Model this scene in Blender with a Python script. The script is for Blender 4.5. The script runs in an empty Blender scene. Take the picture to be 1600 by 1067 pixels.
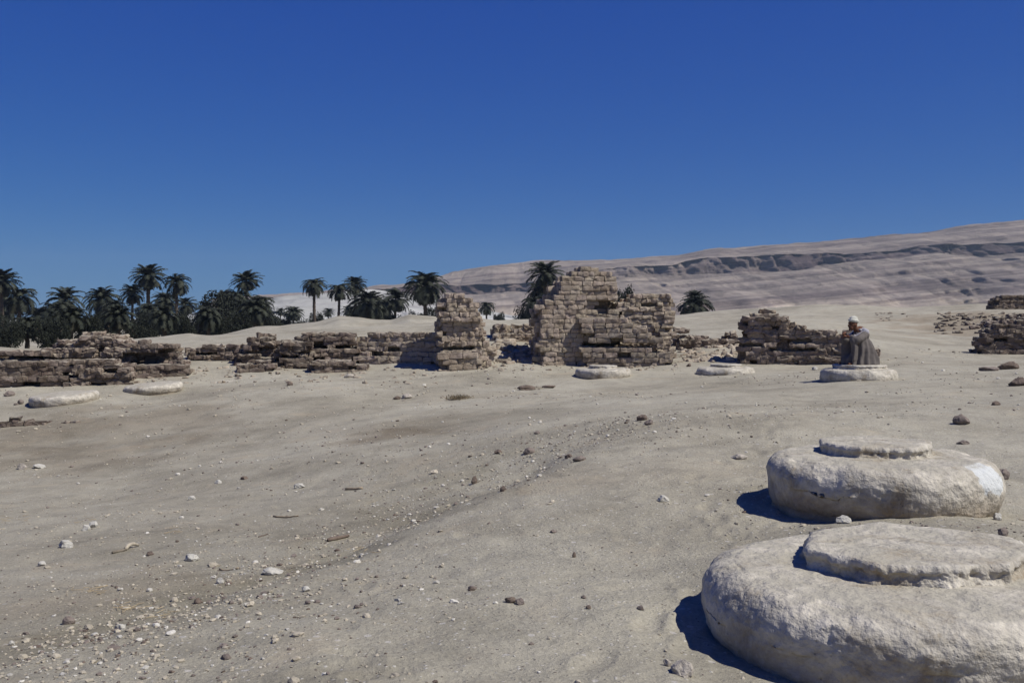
import bpy, math, random
import numpy as np
from mathutils import Vector, Matrix

# ------------------------------------------------------------ camera, sky, sun, exposure
SC = bpy.context.scene
F, Y0, HC = 1555.6, 497.0, 1.2            # focal length in photo pixels, horizon row, eye height
cam_d = bpy.data.cameras.new('camera'); cam = bpy.data.objects.new('camera', cam_d)
SC.collection.objects.link(cam); SC.camera = cam
cam.location = (0, 0, HC); cam.rotation_euler = (math.radians(90), 0, 0)
cam_d.sensor_width = 36; cam_d.lens = 35; cam_d.shift_y = (Y0 - 533.5) / 1600
cam_d.clip_start = 0.05; cam_d.clip_end = 12000

SUN_EL, SUN_AZ = 53.0, 113.0               # azimuth clockwise from +Y: right, a little behind the camera
W = bpy.data.worlds.new('World'); SC.world = W; W.use_nodes = True
wn = W.node_tree; wn.nodes.clear()
sky = wn.nodes.new('ShaderNodeTexSky'); sky.sky_type = 'NISHITA'; sky.sun_disc = False
sky.sun_elevation = math.radians(SUN_EL); sky.sun_rotation = math.radians(SUN_AZ)
sky.altitude = 1500; sky.air_density = 1.0; sky.dust_density = 0.1; sky.ozone_density = 6.0
hs = wn.nodes.new('ShaderNodeHueSaturation'); hs.inputs['Saturation'].default_value = 1.12
bg = wn.nodes.new('ShaderNodeBackground'); bg.inputs['Strength'].default_value = 0.1
wo = wn.nodes.new('ShaderNodeOutputWorld')
# slide-film response of the sky: one tone curve for each colour
sp = wn.nodes.new('ShaderNodeSeparateColor'); cb = wn.nodes.new('ShaderNodeCombineColor')
wn.links.new(sky.outputs[0], hs.inputs['Color']); wn.links.new(hs.outputs[0], sp.inputs[0])
for i_, (k_, p_) in enumerate(((.0045, 1.45), (.059, .96), (.325, .42))):
    ref = (.038, .093, .209)[i_] / .05
    d_ = wn.nodes.new('ShaderNodeMath'); d_.operation = 'DIVIDE'; d_.inputs[1].default_value = ref; wn.links.new(sp.outputs[i_], d_.inputs[0])
    w_ = wn.nodes.new('ShaderNodeMath'); w_.operation = 'POWER'; w_.inputs[1].default_value = p_; wn.links.new(d_.outputs[0], w_.inputs[0])
    m_ = wn.nodes.new('ShaderNodeMath'); m_.operation = 'MULTIPLY'; m_.inputs[1].default_value = k_ / .1; wn.links.new(w_.outputs[0], m_.inputs[0])
    wn.links.new(m_.outputs[0], cb.inputs[i_])
wn.links.new(cb.outputs[0], bg.inputs['Color'])
wn.links.new(bg.outputs[0], wo.inputs['Surface'])

sl = bpy.data.lights.new('sun', 'SUN'); sl.energy = 5.0; sl.angle = math.radians(0.5); sl.color = (1, 0.965, 0.90)
so = bpy.data.objects.new('sun', sl); SC.collection.objects.link(so)
a, e = math.radians(SUN_AZ), math.radians(SUN_EL)
SD = Vector((math.sin(a) * math.cos(e), math.cos(a) * math.cos(e), math.sin(e)))
so.rotation_euler = SD.to_track_quat('Z', 'Y').to_euler(); so.location = (20, -20, 30)
SC.view_settings.view_transform = 'Standard'; SC.view_settings.look = 'None'
SC.view_settings.exposure = 0.0; SC.view_settings.gamma = 1.0
SC.cycles.volume_bounces = 0; SC.cycles.max_bounces = 6; SC.cycles.transparent_max_bounces = 8

# ------------------------------------------------------------ helpers
def _hash(ix, iy, iz, seed):
    h = (ix * 374761393 + iy * 668265263 + iz * 2147483647 + seed * 974634777) & 0xffffffff
    h = ((h ^ (h >> 13)) * 1274126177) & 0xffffffff
    h = ((h ^ (h >> 15)) * 2246822519) & 0xffffffff
    return ((h ^ (h >> 16)) & 0xffff) / 32767.5 - 1.0
def noise(x, y, z=0.0, seed=0):
    x, y, z = np.broadcast_arrays(np.asarray(x, float), np.asarray(y, float), np.asarray(z, float))
    fx, fy, fz = np.floor(x), np.floor(y), np.floor(z)
    ix, iy, iz = fx.astype(np.int64), fy.astype(np.int64), fz.astype(np.int64)
    tx, ty, tz = x - fx, y - fy, z - fz
    tx, ty, tz = [t * t * t * (t * (t * 6 - 15) + 10) for t in (tx, ty, tz)]
    r = 0
    for dx in (0, 1):
        wx = tx if dx else 1 - tx
        for dy in (0, 1):
            wy = ty if dy else 1 - ty
            for dz in (0, 1):
                wz = tz if dz else 1 - tz
                r = r + wx * wy * wz * _hash(ix + dx, iy + dy, iz + dz, seed)
    return r
def fbm(x, y, z=0.0, octs=4, seed=0, gain=0.5):
    x = np.asarray(x, float); y = np.asarray(y, float); z = np.asarray(z, float)
    r, am, fr = 0, 1.0, 1.0
    for o in range(octs):
        r = r + am * noise(x * fr + 13.7 * o, y * fr + 7.3 * o, z * fr + 3.1 * o, seed + o); am *= gain; fr *= 2.03
    return r
def sstep(a, b, x):
    t = np.clip((np.asarray(x, float) - a) / (b - a), 0, 1); return t * t * (3 - 2 * t)
def P(px, py, Y): return np.array([(px - 800) / F * Y, Y, HC + (Y0 - py) / F * Y])

def build(name, V, faces, m=None, parent=None, tint=None, smooth=False, loc=None):
    """faces: list of (n,k) int arrays; tint: (N,) floats or (N,3) colours per vertex"""
    V = np.asarray(V, float)
    me = bpy.data.meshes.new(name); me.vertices.add(len(V)); me.vertices.foreach_set('co', V.ravel())
    if not isinstance(faces, list): faces = [faces]
    faces = [np.asarray(f, np.int64) for f in faces if len(f)]
    idx = np.concatenate([f.ravel() for f in faces]); tot = np.concatenate([np.full(len(f), f.shape[1]) for f in faces])
    me.loops.add(len(idx)); me.loops.foreach_set('vertex_index', idx)
    me.polygons.add(len(tot)); me.polygons.foreach_set('loop_start', np.concatenate([[0], np.cumsum(tot)[:-1]]))
    if bpy.app.version < (4, 1): me.polygons.foreach_set('loop_total', tot)
    me.update(calc_edges=True); me.validate()
    me.polygons.foreach_set('use_smooth', np.full(len(me.polygons), smooth))
    if tint is not None:
        tint = np.asarray(tint, float)
        if tint.ndim == 1: tint = np.stack([tint] * 3, 1)
        at = me.color_attributes.new('tint', 'FLOAT_COLOR', 'POINT')
        at.data.foreach_set('color', np.concatenate([tint, np.ones((len(tint), 1))], 1).ravel())
    if m: me.materials.append(m)
    o = bpy.data.objects.new(name, me); SC.collection.objects.link(o)
    if parent: o.parent = parent
    if loc is not None: o.location = loc
    return o
def tag(o, label=None, cat=None, group=None, kind=None):
    if label: o['label'] = label
    if cat: o['category'] = cat
    if group: o['group'] = group
    if kind: o['kind'] = kind
    return o
def empty(name, loc, rz=0.0):
    o = bpy.data.objects.new(name, None); SC.collection.objects.link(o)
    o.location = loc; o.rotation_euler = (0, 0, rz); o.empty_display_size = 0.2
    return o
class Acc:
    """collects shapes into one mesh"""
    def __init__(s): s.V = []; s.Fs = {}; s.T = []; s.n = 0
    def add(s, V, faces, tint=1.0):
        V = np.asarray(V, float)
        for f in (faces if isinstance(faces, list) else [faces]):
            f = np.asarray(f); s.Fs.setdefault(f.shape[1], []).append(f + s.n)
        s.V.append(V); t = np.asarray(tint, float)
        if t.ndim == 0: t = np.full((len(V), 3), float(t))
        elif t.ndim == 1 and len(t) == 3: t = np.tile(t, (len(V), 1))
        elif t.ndim == 1: t = np.stack([t] * 3, 1)
        s.T.append(t); s.n += len(V)
    def build(s, name, m, parent=None, smooth=False, loc=None):
        return build(name, np.concatenate(s.V), [np.concatenate(f) for f in s.Fs.values()], m, parent, np.concatenate(s.T), smooth, loc)

# material helper
class NT:
    def __init__(s, name, rough=0.95):
        s.m = bpy.data.materials.new(name); s.m.use_nodes = True; s.t = s.m.node_tree
        s.b = s.t.nodes['Principled BSDF']; s.b.inputs['Roughness'].default_value = rough
        s.b.inputs['Specular IOR Level'].default_value = 0.15
        s.co = s.t.nodes.new('ShaderNodeTexCoord').outputs['Object']
    def L(s, a, b): s.t.links.new(a, b)
    def noise(s, scale, detail=6, rough=0.6, vec=None, dist=0.0):
        n = s.t.nodes.new('ShaderNodeTexNoise'); n.inputs['Scale'].default_value = scale
        n.inputs['Detail'].default_value = detail; n.inputs['Roughness'].default_value = rough
        n.inputs['Distortion'].default_value = dist; s.L(vec or s.co, n.inputs['Vector']); return n.outputs['Fac']
    def voro(s, scale, feature='F1', out='Distance', vec=None):
        n = s.t.nodes.new('ShaderNodeTexVoronoi'); n.feature = feature; n.inputs['Scale'].default_value = scale
        s.L(vec or s.co, n.inputs['Vector']); return n.outputs[out]
    def scale(s, v):
        n = s.t.nodes.new('ShaderNodeMapping'); n.inputs['Scale'].default_value = v; s.L(s.co, n.inputs['Vector']); return n.outputs[0]
    def ramp(s, fac, stops):
        n = s.t.nodes.new('ShaderNodeValToRGB'); e = n.color_ramp.elements
        while len(e) < len(stops): e.new(0.5)
        for i, (p, c) in enumerate(stops):
            e[i].position = p
            if not isinstance(c, tuple): c = (c, c, c)
            e[i].color = (*c, 1)
        s.L(fac, n.inputs[0]); return n.outputs[0]
    def mix(s, fac, a, b, mode='MIX'):
        n = s.t.nodes.new('ShaderNodeMix'); n.data_type = 'RGBA'; n.blend_type = mode
        for sock, v in ((n.inputs[0], fac), (n.inputs[6], a), (n.inputs[7], b)):
            if isinstance(v, (int, float)): sock.default_value = v if sock.type == 'VALUE' else (v, v, v, 1)
            elif isinstance(v, tuple): sock.default_value = (*v, 1)
            else: s.L(v, sock)
        return n.outputs[2]
    def math(s, op, a, b=0.0):
        n = s.t.nodes.new('ShaderNodeMath'); n.operation = op
        for sock, v in ((n.inputs[0], a), (n.inputs[1], b)):
            if isinstance(v, (int, float)): sock.default_value = v
            else: s.L(v, sock)
        return n.outputs[0]
    def tint(s, name='tint'):
        n = s.t.nodes.new('ShaderNodeAttribute'); n.attribute_name = name; return n.outputs['Color']
    def sep(s, what, i):
        n = s.t.nodes.new('ShaderNodeSeparateXYZ'); s.L(what, n.inputs[0]); return n.outputs[i]
    def normal(s): return s.t.nodes.new('ShaderNodeNewGeometry').outputs['Normal']
    def color(s, c): s.L(c, s.b.inputs['Base Color']) if not isinstance(c, tuple) else setattr(s.b.inputs['Base Color'], 'default_value', (*c, 1))
    def bump(s, h, strength=0.5, dist=0.01):
        n = s.t.nodes.new('ShaderNodeBump'); n.inputs['Strength'].default_value = strength; n.inputs['Distance'].default_value = dist
        s.L(h, n.inputs['Height']); s.L(n.outputs[0], s.b.inputs['Normal'])

# ground ------------------------------------------------------------
n = NT('sand_ground', 1.0)
big = n.noise(0.35, 5, 0.6); mid = n.noise(2.2, 8, 0.65); fine = n.noise(45, 6, 0.75)
c = n.ramp(big, [(0.36, (0.272, 0.247, 0.188)), (0.5, (0.34, 0.312, 0.242)), (0.64, (0.375, 0.347, 0.273))])
c = n.mix(0.55, c, n.ramp(mid, [(0.34, 0.7), (0.5, 1.0), (0.66, 1.15)]), 'MULTIPLY')
c = n.mix(0.6, c, n.ramp(fine, [(0.3, 0.6), (0.52, 1.0), (0.72, 1.3)]), 'MULTIPLY')
spk = n.voro(38); spc = n.voro(38, out='Color')
sel = n.math('MULTIPLY', n.math('LESS_THAN', spk, 0.26), n.math('GREATER_THAN', n.sep(spc, 0), 0.80))
c = n.mix(n.math('MULTIPLY', sel, 0.75), c, (0.52, 0.49, 0.43))
sel2 = n.math('MULTIPLY', n.math('LESS_THAN', spk, 0.22), n.math('LESS_THAN', n.sep(spc, 1), 0.10))
c = n.mix(n.math('MULTIPLY', sel2, 0.75), c, (0.12, 0.095, 0.075))
spk3 = n.voro(11); spc3 = n.voro(11, out='Color')
sel3 = n.math('MULTIPLY', n.math('LESS_THAN', spk3, 0.16), n.math('GREATER_THAN', n.sep(spc3, 0), 0.72))
c = n.mix(n.math('MULTIPLY', sel3, 0.7), c, (0.50, 0.47, 0.42))
c = n.mix(n.math('MULTIPLY', n.ramp(n.noise(1.1, 6, 0.7, dist=0.8), [(0.56, 0.0), (0.66, 1.0)]), 0.30), c, (0.42, 0.345, 0.24))
c = n.mix(n.math('MULTIPLY', n.ramp(n.noise(5.5, 7, 0.75), [(0.30, 1.0), (0.42, 0.0)]), 0.4), c, (0.30, 0.26, 0.20))
c = n.mix(1.0, c, n.tint(), 'MULTIPLY')
n.color(c)
h = n.math('ADD', n.math('MULTIPLY', fine, 0.5), n.math('MULTIPLY', n.noise(9, 8, 0.7), 0.8))
h = n.math('ADD', h, n.math('MULTIPLY', n.math('SUBTRACT', 0.3, n.math('MINIMUM', spk, 0.3)), 0.8))
n.bump(h, 0.8, 0.035)
M_ground = n.m

def brick_mat(name, base, dark, light):
    n = NT(name, 1.0)
    c = n.ramp(n.noise(3.0, 6, 0.65), [(0.3, dark), (0.52, base), (0.72, light)])
    c = n.mix(0.6, c, n.ramp(n.noise(30, 6, 0.7), [(0.3, 0.68), (0.5, 1.0), (0.72, 1.25)]), 'MULTIPLY')
    up = n.sep(n.normal(), 2)                       # dust lies on the upward ledges
    dust = n.math('MULTIPLY', n.ramp(up, [(0.45, 0.0), (0.9, 1.0)]), 0.75)
    c = n.mix(dust, c, (0.335, 0.30, 0.235))
    c = n.mix(1.0, c, n.tint(), 'MULTIPLY'); n.color(c)
    n.bump(n.math('ADD', n.noise(22, 8, 0.7), n.math('MULTIPLY', n.noise(90, 4, 0.7), 0.4)), 0.8, 0.03)
    return n.m
M_brick = brick_mat('mudbrick_pale', (0.37, 0.305, 0.235), (0.26, 0.205, 0.15), (0.41, 0.35, 0.28))
M_brick2 = brick_mat('mudbrick_brown', (0.21, 0.168, 0.132), (0.12, 0.086, 0.066), (0.265, 0.222, 0.18))

def stone_mat(name, pale, stain, stain_amt=1.0, patch=None):
    n = NT(name, 0.92)
    c = n.ramp(n.noise(3.5, 8, 0.7, dist=0.6), [(0.36, tuple(v * f_ for v, f_ in zip(pale, (.66, .60, .52)))), (0.48, tuple(v * 0.95 for v in pale)), (0.6, tuple(min(v * 1.28, .78) for v in pale))])
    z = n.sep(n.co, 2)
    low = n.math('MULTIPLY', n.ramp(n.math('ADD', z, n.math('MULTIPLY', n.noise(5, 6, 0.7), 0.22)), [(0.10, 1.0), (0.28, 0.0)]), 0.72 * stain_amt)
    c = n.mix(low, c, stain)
    c = n.mix(0.7, c, n.ramp(n.noise(14, 8, 0.75), [(0.32, 0.66), (0.5, 1.0), (0.68, 1.22)]), 'MULTIPLY')
    pits = n.ramp(n.voro(42), [(0.0, 0.35), (0.22, 1.0)])
    pm = n.ramp(n.noise(6, 4, 0.6), [(0.5, 0.0), (0.62, 0.9)])
    c = n.mix(pm, c, n.mix(1.0, c, pits, 'MULTIPLY'))
    if patch: 
        m_ = n.t.nodes.new('ShaderNodeVectorMath'); m_.operation = 'DISTANCE'; m_.inputs[1].default_value = patch[:3]
        n.L(n.co, m_.inputs[0])
        d = n.math('ADD', m_.outputs['Value'], n.math('MULTIPLY', n.noise(6, 5, 0.65), 0.22))
        c = n.mix(n.ramp(d, [(patch[3], 1.0), (patch[3] + 0.012, 0.0)]), c, (0.55, 0.56, 0.535))
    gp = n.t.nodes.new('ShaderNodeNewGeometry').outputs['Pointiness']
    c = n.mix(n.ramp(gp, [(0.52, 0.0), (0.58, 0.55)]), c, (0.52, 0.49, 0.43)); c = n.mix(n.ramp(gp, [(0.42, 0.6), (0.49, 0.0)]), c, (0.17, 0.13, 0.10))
    up = n.sep(n.normal(), 2)
    dust = n.math('MULTIPLY', n.ramp(up, [(0.88, 0.0), (0.99, 1.0)]), n.ramp(n.noise(4.5, 6, 0.65), [(0.40, 0.05), (0.56, 0.85)]))
    c = n.mix(dust, c, (0.36, 0.333, 0.265))
    n.color(c)
    h = n.math('ADD', n.math('ADD', n.math('MULTIPLY', n.noise(7, 4, 0.6), 1.2), n.noise(24, 5, 0.6)), n.math('MULTIPLY', n.mix(pm, 1.0, pits), 0.35))
    n.bump(h, 0.75, 0.026)
    return n.m
PALE = (0.42, 0.385, 0.315); ST = (0.25, 0.18, 0.105)
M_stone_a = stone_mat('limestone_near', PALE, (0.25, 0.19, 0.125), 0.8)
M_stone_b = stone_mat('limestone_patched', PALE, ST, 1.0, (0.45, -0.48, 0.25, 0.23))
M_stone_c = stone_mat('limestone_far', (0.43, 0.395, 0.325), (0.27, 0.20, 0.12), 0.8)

n = NT('loose_stone', 0.95)
c = n.mix(0.7, n.tint(), n.ramp(n.noise(18, 6, 0.7), [(0.3, 0.62), (0.5, 1.0), (0.7, 1.2)]), 'MULTIPLY')
n.color(c); n.bump(n.noise(30, 8, 0.7), 0.7, 0.015); M_rock = n.m

n = NT('palm_frond', 0.7)
c = n.ramp(n.noise(0.8, 3, 0.6), [(0.35, (0.020, 0.024, 0.017)), (0.65, (0.048, 0.052, 0.034))])
c = n.mix(1.0, c, n.tint(), 'MULTIPLY'); n.color(c); M_frond = n.m
n = NT('palm_bark', 1.0)
c = n.ramp(n.noise(1.0, 4, 0.6, vec=n.scale((2, 2, 9))), [(0.35, (0.055, 0.042, 0.032)), (0.65, (0.12, 0.095, 0.07))]); n.color(c)
n.bump(n.noise(1.0, 4, 0.6, vec=n.scale((2, 2, 9))), 1.0, 0.1); M_bark = n.m
n = NT('dark_leaf', 0.8)
c = n.ramp(n.noise(0.5, 3, 0.6), [(0.35, (0.016, 0.019, 0.013)), (0.65, (0.034, 0.037, 0.024))])
c = n.mix(1.0, c, n.tint(), 'MULTIPLY'); n.color(c); M_leaf = n.m

def hill_mat(name, pale, mid, dark, streak=0.8):
    n = NT(name, 1.0)
    r0 = n.t.nodes.new('ShaderNodeMapping'); r0.inputs['Rotation'].default_value = (0, math.radians(5.5), 0); n.L(n.co, r0.inputs['Vector'])
    r1 = n.t.nodes.new('ShaderNodeMapping'); r1.inputs['Scale'].default_value = (0.0016, 0.0016, 0.17); n.L(r0.outputs[0], r1.inputs['Vector']); v = r1.outputs[0]
    c = n.ramp(n.noise(1.0, 7, 0.65, vec=v), [(0.41, dark), (0.5, mid), (0.58, pale)])
    c = n.mix(0.6, c, n.ramp(n.noise(0.02, 8, 0.65), [(0.38, 0.66), (0.5, 1.0), (0.62, 1.25)]), 'MULTIPLY')
    c = n.mix(1.0, c, n.tint(), 'MULTIPLY'); n.color(c)
    n.bump(n.noise(0.035, 12, 0.75, vec=n.scale((1, 1, 2.2))), streak, 14.0)
    return n.m
M_hill = hill_mat('limestone_hills', (0.34, 0.292, 0.238), (0.27, 0.23, 0.19), (0.185, 0.152, 0.13))
M_hill2 = hill_mat('pale_hill', (0.40, 0.395, 0.36), (0.37, 0.365, 0.33), (0.34, 0.32, 0.30), 0.3)
# ------------------------------------------------------------ terrain
# (px, py, Y) seen ground points
CP = []
def g(px, py, Y=None, z=None):
    if Y is None: Y = (HC - z) * F / (py - Y0)
    p = P(px, py, Y); CP.append((math.atan2(p[0], p[1]), math.log(math.hypot(p[0], p[1])), p[2]))
for a_ in ((300,1067,None,-.02),(700,1067,None,0),(1050,1067,None,0),(60,1040,None,-.12),(500,980,None,-.02),(800,940,None,0),(1060,940,None,.0),
           (100,900,None,-.42),(300,860,None,-.35),(560,850,None,-.15),(800,800,None,0),(1050,800,None,.03),(100,790,None,-.8),(320,770,None,-.75),
           (560,760,None,-.5),(780,720,None,-.18),(960,690,None,0.0),(1150,720,None,.08),(100,700,None,-1.12),(330,690,None,-.95),(560,690,None,-.65),(760,660,None,-.35),
           (900,640,None,-.22),(1100,640,None,0),(1300,640,None,.05),(1500,640,None,.1),(60,650,21,None),(250,640,21,None),(420,635,20,None),(600,625,21,None)):
    g(*a_)
for a_ in ((1210,788,6.26),(1380,802,5.5),(1560,790,6.26),(1380,742,7.4),(1120,1000,3.85),(1400,815,5.0),(1600,820,5.0),(1600,1000,3.7),(1550,700,9),
           (100,627,22),(240,612,24),(345,602,25),(943,590,24.4),(1133,586,24),(1342,597,18.8),(1342,588,20),(800,585,25),(600,592,24.5),(450,592,24.5),
           (0,606,24.2),(120,604,24.2),(200,603,24.2),(300,590,25.5),(400,583,26),(500,588,26),(620,572,27),(725,574,26.6),(850,572,27),(950,574,27),(1050,568,27),
           (1160,562,27.5),(1250,560,27),(1330,562,27),(1400,560,26),(1500,556,27),(1580,552,28),(1640,552,28),(1420,525,38),(1500,525,38),(1580,490,45),(1530,495,43),(1480,512,41),(1420,500,52),(1600,495,55),
           (1100,560,27.8),(1100,545,29),(1110,532,31),(800,555,28.2),(800,528,30),(800,512,32.5),(630,530,31),(500,525,32),(330,550,29.5),(240,548,29),(150,545,30),(30,562,29),(900,540,31),(1250,520,31),
           (1250,505,42),(1100,512,42),(950,515,42),(800,508,42),(600,515,44),(400,528,44),(200,540,44),(0,550,44)):
    g(*a_)
CP += [(-1.2, 1.2, 0.0), (1.2, 1.2, .1), (-1.2, 2.5, -.6), (1.2, 2.5, .3), (-1.2, 3.6, -.6), (1.2, 3.6, .6), (-.5, .2, 0), (.5, .2, 0), (0, .2, 0)]
CP = np.array(CP)
def _k(d2): return np.where(d2 > 1e-12, d2 * np.log(d2 + 1e-12) * 0.5, 0.0)
SCL = np.array([1.6, 1.0])
Xc = CP[:, :2] * SCL; nC = len(CP)
K = _k(((Xc[:, None] - Xc[None]) ** 2).sum(-1)) + np.eye(nC) * 0.004
A_ = np.zeros((nC + 3, nC + 3)); A_[:nC, :nC] = K; A_[:nC, nC] = 1; A_[:nC, nC + 1:] = Xc; A_[nC:, :nC] = A_[:nC, nC:].T
COEF = np.linalg.solve(A_, np.concatenate([CP[:, 2], np.zeros(3)]))
BANK = [(-4.2, 1.0), (-2.1, 3.1), (-1.5, 4.6), (-.96, 6.2), (-.2, 7.85), (.6, 9.8), (1.9, 12.6)]
# crest of the sand mounds (px, py)
CREST = np.array([(-900,545),(-300,540),(0,548),(80,548),(190,534),(240,530),(295,523),(325,528),(345,527),(400,514),(440,510),(500,500),(530,493),(560,494),(590,499),(612,500),(640,491),(680,494),(720,500),(780,504),(840,502),(900,500),(1000,497),(1060,491),(1120,486),(1180,482),(1280,479),(1400,480),(1500,478),(1600,474),(1800,470),(2600,460)], float)
def bank(x, y):
    best = np.full(len(x), 1e9); side = np.zeros(len(x)); along = np.zeros(len(x))
    for k in range(len(BANK) - 1):
        ax, ay = BANK[k]; bx, by = BANK[k + 1]; ex, ey = bx - ax, by - ay; L2_ = ex * ex + ey * ey
        t = np.clip(((x - ax) * ex + (y - ay) * ey) / L2_, 0, 1); qx, qy = x - ax - ex * t, y - ay - ey * t; dd = np.hypot(qx, qy)
        m_ = dd < best; best = np.where(m_, dd, best); side = np.where(m_, np.sign(ex * qy - ey * qx), side); along = np.where(m_, k + t, along)
    return best * side / (.06 * np.clip(y, 2, 14)) + fbm(x * 1.3, y * 1.3, 0, 3, 44) * .35, along
def terrain(x, y, detail=True):
    x = np.asarray(x, float); y = np.asarray(y, float)
    shp = np.broadcast(x, y).shape; x = np.broadcast_to(x, shp).ravel(); y = np.broadcast_to(y, shp).ravel()
    r = np.hypot(x, y) + 1e-6; th = np.clip(np.arctan2(x, y), -1.1, 1.1); v = np.clip(np.log(r), 0.3, math.log(55))
    Q = np.stack([th, v], 1) * SCL; z = np.zeros(len(x))
    for i in range(0, len(x), 40000):
        q = Q[i:i + 40000]
        z[i:i + 40000] = _k(((q[:, None] - Xc[None]) ** 2).sum(-1)) @ COEF[:nC] + COEF[nC] + q @ COEF[nC + 1:]
    back = sstep(0.9, 1.6, np.abs(np.arctan2(x, y))); z = z * (1 - back)
    # worn bank: the smooth track drops to the stony hollow on its left
    dl, along = bank(x, y)
    z = z - (.030 * np.clip(y, 2, 9)) * sstep(-.9, 1.6, dl) * np.exp(-np.maximum(dl, 0) / 9) * sstep(0, .6, along) * sstep(5.98, 4.9, along)
    # mounds
    px = 800 + F * np.tan(np.clip(np.arctan2(x, y), -1.2, 1.2))
    cz = HC + (Y0 - np.interp(px, CREST[:, 0], CREST[:, 1])) / F * 68
    front = np.maximum(y, 0.1)
    z = z + (cz - z) * sstep(38, 68, front)
    far = -1.6 + 0 * z
    z = z + (far - z) * sstep(72, 115, r)
    if detail:
        near = np.clip(1.5 - r / 60, 0.25, 1)
        z = z + fbm(x * .35, y * .35, 0, 3, 5) * 0.05 * near + fbm(x * 1.7, y * 1.7, 0, 3, 9) * 0.016 * near
        z = z + np.where(r < 14, fbm(x * 9, y * 9, 0, 3, 21) * 0.0055, 0)
        z = z + np.where(r > 30, fbm(x * .15, y * .15, 0, 4, 31) * 0.16 * sstep(30, 60, r), 0)
    if detail:
        for fx, fy, fa in STEPS:
            m_ = (np.abs(x - fx) < .3) & (np.abs(y - fy) < .3)
            if m_.any():
                u = (x[m_] - fx) * math.cos(fa) + (y[m_] - fy) * math.sin(fa); w = -(x[m_] - fx) * math.sin(fa) + (y[m_] - fy) * math.cos(fa)
                q = (u / .12) ** 2 + (w / .05) ** 2; z[m_] += -.012 * np.exp(-q * 1.2) + .006 * np.exp(-((np.sqrt(q) - 1.5) / .35) ** 2)
    return z.reshape(shp)
_rs = random.Random(12); STEPS = []
for t_ in range(70):
    q_ = t_ / 70; fy_ = 3.4 + 15 * q_; lat = (1 if t_ % 2 else -1) * .1
    STEPS.append((.55 + q_ * 4.6 + lat + _rs.gauss(0, .12), fy_ + _rs.gauss(0, .06), 1.25 + _rs.gauss(0, .2)))
for t_ in range(90): 
    fy_ = _rs.uniform(3.2, 15); STEPS.append((_rs.uniform(-.30, .36) * fy_, fy_, _rs.uniform(0, 3.14)))
def gz(x, y): return float(terrain(np.array([x]), np.array([y]))[0])
def onground(px, py, Ylo=2.0, Yhi=70.0):
    """where the eye ray through a photo pixel meets the ground"""
    Ys = np.geomspace(Ylo, Yhi, 1400); zz = terrain((px - 800) / F * Ys, Ys); ray = HC + (Y0 - py) / F * Ys
    k = np.argmax(ray < zz)
    return np.array([(px - 800) / F * Ys[k], Ys[k], zz[k]])

th = np.concatenate([np.linspace(-math.pi, -0.62, 60)[:-1], np.arange(-0.62, 0.66, 0.0029), np.linspace(0.66, math.pi, 60)[1:-1]])
rr = np.concatenate([[0.3, 0.8, 1.3, 1.8], 2.2 * np.exp(np.arange(0, math.log(90 / 2.2), 0.0075)), np.geomspace(93, 3400, 60)])
R_, T_ = np.meshgrid(rr, th, indexing='ij'); gx = R_ * np.sin(T_); gy = R_ * np.cos(T_)
gzv = terrain(gx, gy)
nr, nt = R_.shape
ii = (np.arange(nr - 1)[:, None] * nt + np.arange(nt)[None]).ravel(); jj = (np.arange(nr - 1)[:, None] * nt + (np.arange(nt)[None] + 1) % nt).ravel()
quads = np.stack([ii, jj, jj + nt, ii + nt], 1)
V = np.stack([gx.ravel(), gy.ravel(), gzv.ravel()], 1)
V = np.concatenate([V, [[0, 0, float(gzv[0].mean())]]]); cidx = len(V) - 1
fan = np.stack([np.full(nt, cidx), (np.arange(nt) + 1) % nt, np.arange(nt)], 1)
# soil tone: darker brown patches, darker banks at the left and the stony strip
tone = np.ones((len(V), 3)); X, Yv = V[:, 0], V[:, 1]
dl_, al_ = bank(X, Yv); fade = sstep(0, .6, al_) * sstep(5.98, 5.0, al_)
strip = np.exp(-((dl_ - 1.6) / 2.2) ** 2) * np.clip(.8 + .7 * fbm(X * 2.3, Yv * 2.3, 0, 4, 91), 0, 1.3) * fade
tone *= (1 + .05 * sstep(0, -2, dl_) * fade)[:, None]; tone *= 1 - strip[:, None] * np.array([.15, .16, .20])
def blotch(px, py, rx, ry, amt, col=(1, 1, 1), seed=1):
    c_ = onground(px, py); d = ((X - c_[0]) / rx) ** 2 + ((Yv - c_[1]) / ry) ** 2
    d = d + 0.7 * fbm(X * 1.3, Yv * 1.3, 0, 4, seed)
    w = (sstep(1.2, 0.1, d) * amt)[:, None]
    tone[:] = tone * (1 - w) + tone * np.array(col) * w
blotch(250, 800, 3.0, 4.0, .55, (.84, .83, .82), 31); blotch(100, 700, 5.0, 5.0, .6, (.84, .83, .82), 32); blotch(150, 668, 3.2, 2.2, .9, (.80, .77, .74), 3); blotch(60, 720, 2.5, 2.0, .8, (.84, .81, .78), 4)
blotch(615, 682, .9, .8, 1.0, (.62, .58, .54), 5); blotch(720, 620, 2.0, 1.2, .6, (.86, .83, .79), 6); blotch(30, 950, 1.2, 1.2, .6, (.85, .80, .75), 7)
blotch(930, 740, 1.2, .8, .5, (.88, .85, .82), 8); blotch(640, 665, 1.5, 1.2, .6, (.8, .77, .74), 11)
blotch(1250, 700, 2.6, 3.5, .4, (1.04, 1.03, 1.02), 12); blotch(1530, 508, 4.5, 6.0, 1.0, (.80, .74, .69), 41); blotch(1230, 556, 3.0, .8, .8, (.85, .8, .74), 42); blotch(820, 606, .5, .35, .9, (.6, .56, .5), 13)
ground = build('ground', V, [quads, fan], M_ground, None, tone, True); tag(ground, kind='structure')

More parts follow.
